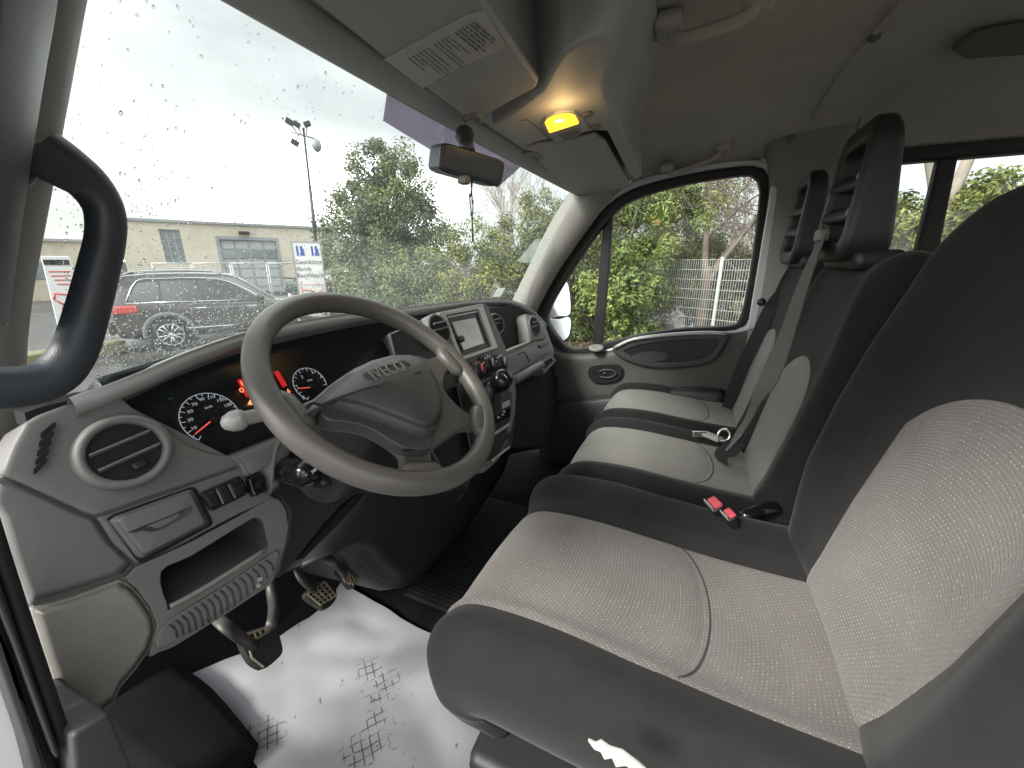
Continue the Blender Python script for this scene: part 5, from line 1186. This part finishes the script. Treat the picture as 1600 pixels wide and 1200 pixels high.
bd = pillow('badge', C5([(582, 486), (600, 474), (740, 430), (760, 430), (782, 452), (770, 466), (640, 512), (612, 522), (598, 516)]), WP, .0455, .002, .012, M_['dash_dk'], pad, .003, 60)
b0, b1 = WP(*C5([(598, 500)])[0], .049), WP(*C5([(766, 449)])[0], .049); bx = (b1-b0).normalized(); bc = (WP(*C5([(684, 477)])[0], .0472))
lettering('lettering', 'IVECO', .030, bc, bx, WN.cross(bx), M_['dash_lt'], bd, .0016, (b1-b0).length/.105)
MB().tube(cr1([WP(*q, .0462) for q in C5([(640, 550), (680, 524), (740, 500), (820, 483)])], 4), .0012, 5).build('crease', M_['dash_dk'], pad)
# column shroud
rows = []
for t, rx, rz in ((.01, .045, .04), (.03, .058, .048), (.09, .062, .052), (.16, .065, .056), (.26, .07, .06)):
    c = WC-WN*t; rows.append([c+EX*(math.copysign(abs(math.cos(a))**.7, math.cos(a))*rx)+WU*(math.copysign(abs(math.sin(a))**.7, math.sin(a))*rz) for a in np.linspace(0, 2*PI, 25)])
CS = thing('column_shroud', WC-WN*.26, 'dark steering column shroud behind the wheel', 'column shroud')
grid('shell', rows, M_['charcoal'], CS, 1, 3)
ST = thing('indicator_stalk', WC-WN*.06+EX*-.06, 'grey indicator stalk with a rounded tip sticking out left of the wheel before the dials', 'stalk')
s0 = onY(361, 659, .56); s1 = onY(420, 645, .54); s2 = WC-WN*.085+EX*-.05
pts = [s0+(s0-s1).normalized()*.012, s0+(s0-s1).normalized()*.009, s0, s0.lerp(s1, .22), s0.lerp(s1, .34), s0.lerp(s1, .38), s1, s1.lerp(s2, .6), s2]
mb = MB(); mb.tube(pts, [.003, .009, .0145, .0155, .013, .0105, .0105, .011, .011], 18); stk = mb.build('arm', plain('stalk_plastic', (.34, .34, .33), .4), ST, smooth=True)
lettering('lettering', '=D', .007, onY(370, 654, .544), s1-s0, Vector((0, 0, 1)), M_['dial'], ST, .0003)
s3 = onY(706, 640, .56); mb = MB(); mb.tube([WC-WN*.085+EX*.05, s3, s3+EX*.03], [.010, .010, .013], 12)
tag(mb.build('wiper_stalk', M_['dash_lt'], None, smooth=True), 'dark wiper stalk seen through the right opening of the steering wheel', 'stalk')

# ================================================================== PEDALS, MATS
def pedal(name, face_px, y, tilt, arm, label, bars, mat_face, rim=True):
    pl = Plane((0, y, .15), (0, -math.cos(tilt), math.sin(tilt))); P = pl.pts(face_px, 0)
    T = thing(name, sum(P, Vector())/len(P), label, 'pedal')
    MB().prism(resample(cr1(P, 3, True), 28), -pl.n*.022).build('pad', mat_face, T, bevel=.004)
    c = sum(P, Vector())/len(P); u = (P[1]-P[0]).normalized(); v = u.cross(pl.n)
    for a, b in bars: MB().tube([pl(*a, .002), pl(*b, .002)], .0022, 6).build('pad_bar', M_['wornmetal'], T)
    MB().tube(cr1([c-pl.n*.016]+[onY(*q[:2], q[2]) for q in arm], 5), [.012]*1+[.011]*(5*len(arm)), 10, flat=.6).build('arm', M_['steel'], T, smooth=True)
    return T
cb = [(385, 1000), (395, 983), (420, 978), (438, 990), (442, 1018), (432, 1030), (410, 1045), (396, 1038)]
T = pedal('clutch_pedal', [(374, 996), (384, 988), (420, 977), (434, 984), (443, 1012), (440, 1024), (416, 1044), (404, 1044), (390, 1034), (378, 1012)], .60, math.radians(38), [(360, 985, .66), (330, 950, .74), (318, 900, .80)], 'clutch pedal with a worn metal edged rubber pad, leftmost of the pedals', [((377, 1000), (388, 1006)), ((388, 1006), (424, 984)), ((388, 1006), (394, 1028)), ((394, 1028), (412, 1042)), ((380, 994), (420, 979)), ((384, 1003), (382, 997)), ((392, 1000), (389, 992)), ((400, 996), (397, 988)), ((408, 991), (405, 984)), ((416, 987), (413, 981))], M_['rubber'])
MB().tube(cr1([onY(424, 978, .61), onY(428, 950, .66), onY(424, 920, .70), onY(420, 880, .72)], 4), .010, 8).build('lever', M_['steel'], T, smooth=True)
bb = [(476, 930), (490, 916), (508, 906), (516, 908), (526, 922), (526, 936), (510, 952), (496, 946)]
gridb = []
for k in range(5): t = k/4; gridb.append(((480+28*t, 926-18*t+2), (502+24*t, 946-14*t)))
for k in range(5): t = k/4; gridb.append(((482+20*t, 927+17*t), (508+17*t, 909+22*t)))
pedal('brake_pedal', bb, .66, math.radians(40), [(472, 905, .74), (462, 880, .78)], 'square brake pedal with a gridded metal tread, middle of the three pedals', gridb, M_['rubber'])
ab = [(526, 890), (542, 880), (552, 882), (560, 898), (558, 914), (548, 918), (540, 908)]
ga = [((530+3.4*k, 890-2*k+1.0), (540+4.0*k, 910+1.4*k-1.0*(k > 3)*(k-3)*3)) for k in range(6)]
pedal('accelerator_pedal', ab, .60, math.radians(42), [(522, 880, .66), (500, 868, .72)], 'narrow ribbed accelerator pedal, rightmost of the three pedals', ga, M_['rubber'])
# paper floor sheet
pp_ = [(276, 1070), (330, 1045), (400, 1018), (460, 980), (510, 945), (535, 912), (556, 926), (600, 950), (650, 980), (700, 1002), (740, 1010), (760, 1100), (740, 1200), (700, 1230), (560, 1260), (430, 1230), (395, 1192), (350, 1130), (310, 1090)]
def paper_mat():
    m, t, b = newmat('floor_paper'); b.inputs['Roughness'].default_value = .95; b.inputs['Specular IOR Level'].default_value = .15
    tc = t.nodes.new('ShaderNodeTexCoord')
    def MN(op, *a):
        n = t.nodes.new('ShaderNodeMath'); n.operation = op
        for i, v in enumerate(a):
            if isinstance(v, (int, float)): n.inputs[i].default_value = v
            else: t.links.new(v, n.inputs[i])
        return n.outputs[0]
    mp = t.nodes.new('ShaderNodeMapping'); mp.inputs['Rotation'].default_value = (0, 0, .65); t.links.new(tc.outputs['Object'], mp.inputs[0])
    nd = t.nodes.new('ShaderNodeTexNoise'); nd.inputs['Scale'].default_value = 30; t.links.new(tc.outputs['Object'], nd.inputs['Vector'])
    sp_ = t.nodes.new('ShaderNodeSeparateXYZ'); t.links.new(mp.outputs[0], sp_.inputs[0])
    wob = MN('MULTIPLY', MN('SUBTRACT', nd.outputs['Fac'], .5), .004)
    lines = []
    for o in (0, 1): lines.append(MN('LESS_THAN', MN('ABSOLUTE', MN('SUBTRACT', MN('FRACT', MN('DIVIDE', MN('ADD', sp_.outputs[o], wob), .017)), .5)), .075))
    grid_ = MN('MAXIMUM', *lines)
    n2 = t.nodes.new('ShaderNodeTexNoise'); n2.inputs['Scale'].default_value = 55; n2.inputs['Detail'].default_value = 4; t.links.new(tc.outputs['Object'], n2.inputs['Vector'])
    n3 = t.nodes.new('ShaderNodeTexNoise'); n3.inputs['Scale'].default_value = 13; n3.inputs['Detail'].default_value = 3; t.links.new(tc.outputs['Object'], n3.inputs['Vector'])
    spots = None
    for (px, py, r, g) in ((578, 1052, .055, 1.05), (600, 1075, .07, .8), (585, 1130, .06, .75), (570, 1175, .075, .9), (420, 1155, .065, .9), (395, 1145, .035, .9), (500, 1100, .05, .35), (620, 1160, .05, .6)):
        c = onZ(px, py, .012); vd = t.nodes.new('ShaderNodeVectorMath'); vd.operation = 'DISTANCE'; t.links.new(tc.outputs['Object'], vd.inputs[0]); vd.inputs[1].default_value = tuple(c)
        s = MN('MULTIPLY', MN('MAXIMUM', MN('SUBTRACT', 1.0, MN('DIVIDE', vd.outputs['Value'], r)), 0.0), g); spots = s if spots is None else MN('MAXIMUM', spots, s)
    lvl = MN('ADD', MN('MULTIPLY', spots, .55), MN('MULTIPLY', n2.outputs['Fac'], .95))
    dirt = MN('MULTIPLY', grid_, MN('MINIMUM', MN('MAXIMUM', MN('MULTIPLY', MN('SUBTRACT', lvl, .67), 7.0), 0.0), 1.0))
    sm = MN('MULTIPLY', MN('MAXIMUM', MN('SUBTRACT', MN('ADD', MN('MULTIPLY', spots, .5), n3.outputs['Fac']), .78), 0.0), 1.2)
    fleck = MN('MULTIPLY', MN('GREATER_THAN', MN('ADD', n2.outputs['Fac'], MN('MULTIPLY', n3.outputs['Fac'], .35)), .90), .65)
    tot = MN('MINIMUM', MN('ADD', MN('ADD', MN('MULTIPLY', dirt, .85), sm), fleck), .95)
    mx = t.nodes.new('ShaderNodeMixRGB'); mx.inputs[1].default_value = (.37, .37, .395, 1); mx.inputs[2].default_value = (.07, .068, .06, 1); t.links.new(tot, mx.inputs[0]); t.links.new(mx.outputs[0], b.inputs['Base Color'])
    return m
def fill_sheet(name, px, z, amp, mat, cell=.018, seed=2):
    P = [onZ(a, b, z) for a, b in px]; P2 = [Vector((p.x, p.y)) for p in P]; bm = bmesh.new(); vs = [bm.verts.new((p.x, p.y, z)) for p in resample(cr1(P, 4, True), 140)]
    f = bm.faces.new(vs); 
    x0, x1 = min(p.x for p in P), max(p.x for p in P); y0, y1 = min(p.y for p in P), max(p.y for p in P)
    for ax, lo, hi in (((1, 0, 0), x0, x1), ((0, 1, 0), y0, y1)):
        s = lo+cell
        while s < hi:
            bmesh.ops.bisect_plane(bm, geom=bm.verts[:]+bm.edges[:]+bm.faces[:], plane_co=(s*ax[0], s*ax[1], 0), plane_no=ax); s += cell
    from mathutils import noise
    for v in bm.verts:
        n = noise.noise(Vector((v.co.x*4.2, v.co.y*4.2, seed)))*.32+(abs(noise.noise(Vector((v.co.x*9+v.co.y*4, v.co.y*8, seed+5))))-.25)*1.1+noise.noise(Vector((v.co.x*28, v.co.y*24, seed+9)))*.07; v.co.z = z+.008+amp*n
    bmesh.ops.recalc_face_normals(bm, faces=bm.faces); me = bpy.data.meshes.new(name); bm.to_mesh(me); bm.free()
    if me.polygons and me.polygons[0].normal.z < 0: me.flip_normals()
    return link(name, me, mat, None)
tag(fill_sheet('paper_mat', pp_, .014, .017, paper_mat()), 'creased white protective paper on the driver floor with black shoe prints', 'paper mat')
# rubber mat in the middle footwell
RM = thing('rubber_mat', onZ(740, 860, 0), 'black ribbed rubber mat on the floor before the seats', 'floor mat')
MB().prism([onZ(*q, .004) for q in ((670, 990), (700, 905), (770, 745), (800, 690), (905, 690), (885, 760), (830, 870), (730, 990))], (0, 0, .004)).build('base', M_['carpet'], RM)
p00, p10, p01, p11 = onZ(690, 960, .009), onZ(720, 970, .009), onZ(770, 762, .009), onZ(880, 770, .009)
y_a, y_b = .30, .70
rbm = MB(); x = -.20
while x < .36:
    rbm.box((x, .51, .0115), (.008, .36, .009)); x += .0145
for yy in (.40, .47, .56): rbm.box((.08, yy, .0108), (.56, .006, .0068))
tag(rbm.build('rib', M_['rubber'], RM), kind='stuff')
# driver floor edge: black sill step and carpet hump
MB_ = grid('floor_step', [[onZ(150, 1150, .05), onZ(200, 1112, .045), onZ(268, 1068, .015)], [onZ(190, 1190, .05), onZ(260, 1155, .04), onZ(325, 1112, .012)], [onZ(290, 1270, .04), onZ(350, 1225, .03), onZ(392, 1204, .01)]], M_['carpet'], None, 3, 3, thick=.05)
tag(MB_, kind='structure')
# ================================================================== SEATS
class Pad:
    """upholstered form: a profile (y, z) along s, a core line the flanks run to, half widths, and a lateral table (u, k)"""
    def __init__(s, cx, prof, core, hw, table, ks=None):
        s.cx = cx; n = 8; s.ks = ks
        s.P = cr1([Vector((0, a, b)) for a, b in prof], n); s.C = cr1([Vector((0, a, b)) for a, b in core], n)
        m = len(prof)-1; s.hw = np.interp(np.linspace(0, m, len(s.P)), range(m+1), hw); s.tab = table; s.m = len(s.P)-1
        t = cr1([Vector((a, b, 0)) for a, b in table], 5); s.T = [(v.x, v.y) for v in t]
    def at(s, u, k, q):
        q = max(0, min(1, q))*s.m; i = min(int(q), s.m-1); f = q-i
        p = s.P[i].lerp(s.P[i+1], f); c = s.C[i].lerp(s.C[i+1], f); w_ = s.hw[i]*(1-f)+s.hw[i+1]*f
        if k < 0 and s.ks: k *= float(np.interp(q/s.m, np.linspace(0, 1, len(s.ks)), s.ks))
        r = p+(c-p)*k; return Vector((s.cx+u*w_, r.y, r.z))
    def kof(s, u):
        a = abs(u); pu, pk = 0, s.T[0][1]
        for (uu, kk) in s.T:
            if uu >= a:
                return pk+(kk-pk)*((a-pu)/(uu-pu) if uu > pu else 0)
            pu, pk = uu, kk
        return pk
    def top(s, u, q): return s.at(u, s.kof(u), q)
    def nrm(s, u, q):
        e = .01; a = s.top(u+e, q)-s.top(u-e, q); b = s.top(u, min(1, q+e))-s.top(u, max(0, q-e)); n = a.cross(b)
        n.normalize(); c = s.at(u, 1.0, q)
        if (s.top(u, q)-c).dot(n) < 0: n = -n
        return n
    def body(s, name, mat, parent, wr=0):
        full = [(-u, k) for u, k in s.T[::-1]]+s.T[1:]; rows = []
        for i in range(s.m+1):
            q = i/s.m; rows.append([s.at(u, k, q) for u, k in full])
        n, m = len(rows), len(full); V = [p for r in rows for p in r]; F = [(i*m+j, i*m+j+1, (i+1)*m+j+1, (i+1)*m+j) for i in range(n-1) for j in range(m-1)]
        F += [(i*m+m-1, i*m, (i+1)*m, (i+1)*m+m-1) for i in range(n-1)]; F += [tuple(range(m))[::-1], tuple((n-1)*m+j for j in range(m))]
        mb = MB().add(V, F); o = mb.build(name, mat, parent, smooth=True)
        md = o.modifiers.new('es', 'EDGE_SPLIT'); md.split_angle = math.radians(70)
        return o
    def panel(s, name, mat, parent, q0, q1, hw, off=.004, nu=36, nv=40, end0=None, end1=None, ucen=None, puff=0, flat=.02):
        """q0/q1 limits; hw(v) half width in u; end1(w): shift of the far edge across the width"""
        rows = []
        for i in range(nv+1):
            v = i/nv; r = []
            for j in range(nu+1):
                w_ = -1+2*j/nu; a = q0+(end0(w_) if end0 else 0); b = q1+(end1(w_) if end1 else 0); q = a+(b-a)*v; u = w_*hw(v)+(ucen(v) if ucen else 0)
                ed = min(1, min((1-abs(w_))/.05, v/flat if end0 is not None else 1, (1-v)/flat)); h = off*(1-(1-max(0, ed))**2)-.0015+puff*(1-w_*w_)*math.sin(PI*v)**.5
                r.append(s.top(u, q)+s.nrm(u, q)*h)
            rows.append(r)
        return grid(name, rows, mat, parent, 1, 1)
    def line(s, f, n=30): return [s.top(*f(i/n))+s.nrm(*f(i/n))*.002 for i in range(n+1)]
TC = [(0, .045), (.25, .035), (.45, .01), (.545, -.015), (.585, -.03), (.70, -.14), (.81, -.19), (.89, -.12), (.955, .08), (.995, .30), (1.0, .55), (.985, .80), (.95, 1.0)]
TB = [(0, .03), (.25, .02), (.45, -.02), (.56, -.09), (.62, -.16), (.74, -.40), (.82, -.46), (.90, -.34), (.965, -.02), (.995, .3), (1.0, .6), (.985, .85), (.94, 1.0)]
TM = [(0, .03), (.3, .02), (.5, 0), (.62, -.03), (.74, -.09), (.84, -.10), (.92, -.02), (.97, .14), (.995, .35), (1.0, .6), (.985, .85), (.94, 1.0)]
def cushion_prof(fy, z, ry, lip=.0):
    pr = [(fy-.09, z-.15), (fy-.03, z-.128), (fy+.000, z-.095), (fy+.004, z-.055), (fy-.018, z-.020), (fy-.065, z+.002), (fy-.17, z+.008), (fy-.29, z), (fy-.41, z-.006), (ry+.06, z-.006), (ry, z)]
    co = [(fy-.12, z-.145), (fy-.10, z-.13), (fy-.09, z-.115), (fy-.09, z-.11), (fy-.10, z-.11), (fy-.12, z-.11), (fy-.19, z-.112), (fy-.29, z-.112), (fy-.41, z-.112), (ry+.06, z-.112), (ry, z-.112)]
    return pr, co
def seat(name, cx, label, group, big, zc, fy, hwc, slope, zt, hwb, cloth, panelw, top_arch):
    T = thing(name, (cx, 0, 0), label, 'seat', group)
    pr, co = cushion_prof(fy, zc, -.30); n = len(pr)
    C = Pad(cx, pr, co, [hwc*.93, hwc*.97, hwc, hwc, hwc, hwc, hwc, hwc, hwc, hwc, hwc], TC)
    cu = C.body('seat_cushion', M_['cloth_dk'], T)
    pw = panelw
    dd = .055; uc = -.164 if big else 0
    C.panel('seat_panel', cloth, cu, .16, .735, lambda v: pw*min(1, (.80+.20*min(1, v/.14)**.5)), .0055, end1=lambda w_: dd*math.sqrt(max(0, 1-w_*w_*.98))-.02, end0=lambda w_: 0, puff=.013, ucen=(lambda v: uc))
    sm = [C.top(w_*pw+uc, .735+dd*math.sqrt(max(0, 1-w_*w_*.98))-.02+.002)+C.nrm(w_*pw+uc, .75)*.0005 for w_ in np.linspace(-.95, .95, 41)]
    MB().tube(sm, .0026, 6).build('seam', M_['thread'], cu, smooth=True)  # dark tube draws the seam together with its shadow line
    C.panel('seat_panel', cloth, cu, .715, .985, lambda v: pw, .0035, ucen=(lambda v: uc), end0=lambda w_: dd*math.sqrt(max(0, 1-w_*w_*.98))-.02)
    sl = slope
    def yb(z): return (-.245 if big else -.20)-sl*(z-zc)
    zs = [zc-.06, zc-.01, zc+.05, zc+.15, zc+.27, zc+.38, zt-.14, zt-.07, zt-.022, zt, zt+.0]
    pr = [(yb(z), z) for z in zs]; pr[0] = (pr[0][0]-.03, zs[0]); pr[8] = (pr[8][0]-.012, zs[8]); pr[9] = (pr[9][0]-.045, zt); pr[10] = (pr[10][0]-.085, zt-.004)
    co = [(yb(z)-.12, min(z, zt-.05)) for z in zs]
    hs = [hwb*.80, hwb*.83, hwb*.92, hwb*1.02, hwb*1.03, hwb*1.01, hwb*.95, hwb*(.90 if big else .93), hwb*(.80 if big else .88), hwb*(.70 if big else .84), hwb*(.62 if big else .80)]
    B = Pad(cx, pr, co, hs, TB if big else TM, [.1, .25, .5, .8, .95, 1, 1, 1, .9, .7, .5] if big else None)
    bk = B.body('backrest', M_['cloth_dk'], T)
    pb = .53 if big else panelw*.95
    B.panel('backrest_panel', cloth, bk, .08, top_arch-.10, lambda v: pb, .005, end0=lambda w_: 0, end1=lambda w_: .10*math.sqrt(max(0, 1-w_*w_*.985)), flat=.02, puff=.004, ucen=(lambda v: -.08 if big else 0))
    return T, C, B
M_['cloth_pl2'] = woven('grey_plain_weave', (.23, .222, .20), (.26, .25, .23), (.30, .29, .27), .004, .08)
DSEAT, DC, DBk = seat('driver_seat', -.338, 'driver seat nearest the camera with dotted grey cloth panels in black bolsters', None, True, .452, .292, .272, .25, 1.065, .292, M_['cloth'], .544, .49)
MSEAT, MC, MBk = seat('passenger_seat', .185, 'middle passenger seat with a grey panel and tall slatted headrest, next to the driver seat', 'passenger seats', False, .432, .268, .222, .20, .985, .228, M_['cloth_pl2'], .60, .445)
PSEAT, PC, PBk = seat('passenger_seat', .64, 'far passenger seat by the door, behind the middle seat and its belt', 'passenger seats', False, .432, .268, .222, .20, .985, .222, M_['cloth_pl2'], .60, .445)
# headrests with open slats
def headrest(cx, T, zb=.972, zt=1.245, hw=.128, yf=-.262, dep=.085):
    def F(x, z): return Vector((cx+x, yf-.06*(z-zb), z))
    H = zt-zb; W_ = 2*hw
    ou = []
    for (x, z) in rrect(0, zb+H/2, W_, H, .055, 8):
        t = (z-zb)/H; ou.append(F(x*(1-.14*t*t), z))
    inn = [F(x*(1-.12*((z-zb)/H)**2), z) for (x, z) in rrect(0, zb+H*.50, W_*.66, H*.70, .022, 8)]
    N_ = 80; O_ = resample(ou, N_); I_ = resample(inn, N_); I_ = align(O_, I_, None)
    mb = MB(); plate_hole(mb, O_, I_, (0, -dep, 0))
    mb.v = [(x, y+.045*max(0, (z-zb)/H)*min(1, max(0, (yf-.06*(z-zb)-y)/dep)), z) for x, y, z in mb.v]
    fr_ = mb.build('headrest_frame', M_['black2'], T, bevel=.012, seg=4)
    for z in (zb+H*.37, zb+H*.61):
        rows = []
        for zz, yo in ((z+.017, -.050), (z+.018, -.018), (z+.010, -.004), (z-.010, .000), (z-.016, -.016), (z-.015, -.055)): rows.append([F(x, zz)+Vector((0, yo-.02*(1-(x/(hw*.66))**2), 0)) for x in np.linspace(-hw*.70, hw*.70, 7)])
        grid('headrest_slat', rows, M_['black2'], T, 2, 3)
    return fr_
M_['black2'] = plain('headrest_plastic', (.022, .023, .025), .5, grain=.4, gscale=700, var=.1)
headrest(.215, MSEAT); headrest(.675, PSEAT, .965, 1.235, .115)
for T, cx in ((MSEAT, .205), (PSEAT, .665)):
    MB().box((cx, -.33, .975), (.235, .085, .04)).build('headrest_base', M_['black2'], T, bevel=.015, seg=3)
# bases
MB().prism([(-.375-.235, .20, .0), (-.375-.235, -.26, 0), (-.375-.255, -.28, .30), (-.375-.255, .22, .30)], (.47, 0, 0)).build('pedestal', M_['charcoal'], DSEAT, bevel=.02)
sk = grid('side_skirt', [[Vector((-.672, y, z+dz)) for y, dz in ((.25, -.05), (.20, .0), (.05, .005), (-.1, .005), (-.3, .0))] for z in (.315, .29, .24, .20)], plain('skirt_plastic', (.12, .12, .11), .5, grain=.5, var=.1), DSEAT, 3, 2, thick=.02)
MB().tube(cr1([Vector((-.668, .262, .288)), Vector((-.672, .21, .318)), Vector((-.674, .05, .323)), Vector((-.674, -.25, .320))], 5), .003, 6).build('skirt_edge', M_['silver'], DSEAT, smooth=True)
tp_ = [onX(*q, -.668) for q in ((918, 1158), (930, 1164), (938, 1160), (952, 1170), (972, 1176), (996, 1194), (1010, 1206), (990, 1206), (978, 1198), (962, 1200), (956, 1186), (944, 1188), (938, 1176), (928, 1172))]
MB().prism(tp_, (.004, 0, 0)).build('pale_patch', M_['label'], DSEAT, bevel=.001)  # small ragged pale patch low on the side of the seat
BB = thing('seat_plinth', (.41, 0, 0), 'dark box base under the two passenger seats', 'seat base')
MB().prism([(-.02, .16, 0), (-.02, -.3, 0), (-.02, -.3, .29), (-.02, .17, .29)], (.87, 0, 0)).build('box', M_['charcoal'], BB, bevel=.015)
MB().box((.41, -.30, .38), (.90, .10, .10)).build('rear_rail', M_['charcoal'], BB, bevel=.01)
# dark filler cloth between the two passenger cushions
# lever and buckles between driver seat and bench
LV = thing('armrest_lever', onZ(1180, 815, .42), 'glossy black lever beside the driver backrest, between the seats', 'lever')
lv = [onZ(1150, 806, .44), onZ(1162, 800, .46), onZ(1200, 790, .47), onZ(1222, 800, .45)]
mb = MB(); mb.tube(cr1([onZ(1148, 812, .43), onZ(1165, 806, .45), onZ(1190, 797, .46), onZ(1215, 792, .455)], 5), [.008]+[.013]*14+[.012], 12, flat=.55); mb.build('grip', M_['gloss'], LV, smooth=True)
mb = MB(); mb.tube(cr1([onZ(1158, 822, .40), onZ(1170, 842, .40), onZ(1192, 842, .40), onZ(1206, 826, .40)], 5), .012, 10); mb.build('guard', M_['gloss'], LV, smooth=True)
MB().prism([onZ(*q, .36) for q in ((1152, 818), (1212, 812), (1222, 860), (1185, 866))], (0, 0, -.10)).build('bracket', M_['black'], LV, bevel=.01)
MB().prism([onZ(*q, .37) for q in ((1192, 858), (1214, 842), (1236, 870), (1246, 892), (1216, 868))], (0, 0, -.02)).build('hinge_plate', M_['silver'], LV, bevel=.004)
def buckle(px, py, z, label, s=1.0):
    c = onZ(px, py, z); T = thing('belt_buckle', c-Vector((0, 0, .06)), label, 'belt buckle', 'red belt buckles between the seats')
    R = Matrix.Rotation(.5, 3, 'Z') @ Matrix.Rotation(-.5, 3, 'X')
    MB().box(c+R @ Vector((0, 0, -.04*s)), (.034*s, .022*s, .085*s), R).build('casing', M_['black'], T, bevel=.005)
    MB().box(c+R @ Vector((0, -.003, .004*s)), (.028*s, .018*s, .010*s), R).build('release_button', M_['red'], T, bevel=.003)
    MB().box(c+R @ Vector((0, .010*s, .006*s)), (.030*s, .003, .012*s), R).build('slot', M_['silver'], T, bevel=.001)
buckle(1116, 789, .482, 'larger red topped belt buckle between the driver seat and the middle seat', 1.05)
buckle(1139, 805, .482, 'smaller red topped belt buckle beside the black lever', .85)
# belts
def ribbon(name, pts, wid, mat, parent=None, sub=6, th=.0022, side=None):
    P = cr1(pts, sub); V = []; n = len(P)
    for i, p in enumerate(P):
        t = (P[min(i+1, n-1)]-P[max(0, i-1)]).normalized(); vw = (CAM-p).normalized() if side is None else Vector(side)
        s_ = t.cross(vw).normalized(); nn = s_.cross(t)
        for a, b in ((-1, -1), (1, -1), (1, 1), (-1, 1)): V.append(p+s_*(a*wid/2)+nn*(b*th/2))
    F = [(4*i+k, 4*i+(k+1) % 4, 4*i+4+(k+1) % 4, 4*i+4+k) for i in range(n-1) for k in range(4)]+[(3, 2, 1, 0), (4*n-4, 4*n-3, 4*n-2, 4*n-1)]
    return MB().add(V, F).build(name, mat, parent)
SBm = thing('seat_belt', onY(1290, 366, -.26), 'grey seat belt hanging down the middle backrest to its clip on the bench', 'seat belt')
sdv = Vector((-.45, .88, .15))
ribbon('webbing', [onY(1292, 352, -.30), onY(1284, 372, -.265), onY(1262, 425, -.215), onY(1226, 530, -.165), onY(1192, 612, -.14), onY(1165, 660, -.11), onY(1146, 692, -.09)], .046, M_['belt'], SBm, side=sdv)
MB().box(onY(1283, 368, -.262), (.050, .020, .026)).build('guide', M_['dash_lt'], SBm, bevel=.005)
ribbon('lap_webbing', [onZ(1150, 690, .475), onZ(1142, 700, .47), onZ(1132, 710, .462), onZ(1136, 716, .45)], .05, M_['belt_dk'], SBm, side=Vector((-.5, .2, .8)))
cl = onZ(1112, 682, .47)
MB().box(cl, (.060, .03, .010), Matrix.Rotation(.9, 3, 'Z')).build('tongue', M_['silver'], SBm, bevel=.003)
MB().box(onZ(1092, 678, .47), (.012, .042, .018), Matrix.Rotation(.4, 3, 'Z')).build('tongue_slot', M_['chrome'], SBm, bevel=.003)
mb = MB(); mb.torus(onZ(1131, 680, .485), (-.6, .5, .4), .018, .004, 20, 8); mb.build('ring', M_['chrome'], SBm, smooth=True)
PBt = thing('seat_belt', onX(1240, 420, .79), 'black seat belt running from the door pillar to the far passenger seat', 'seat belt')
ribbon('webbing', [onX(1252, 330, .80), onX(1243, 425, .79), onX(1206, 478, .74), onX(1186, 520, .71), onX(1162, 570, .71), onX(1142, 622, .72), onX(1132, 660, .73)], .046, M_['belt_dk'], PBt, side=Vector((-.8, .5, .2)))
mb = MB(); mb.lathe(onX(1190, 472, .735), (-1, .2, 0), [(.014, 0), (.014, .008), (.006, .012)], 14); mb.build('stud', M_['black'], PBt, smooth=True)
MB().box(onX(1246, 384, .795), (.03, .06, .03)).build('upper_anchor', M_['black'], PBt, bevel=.008)
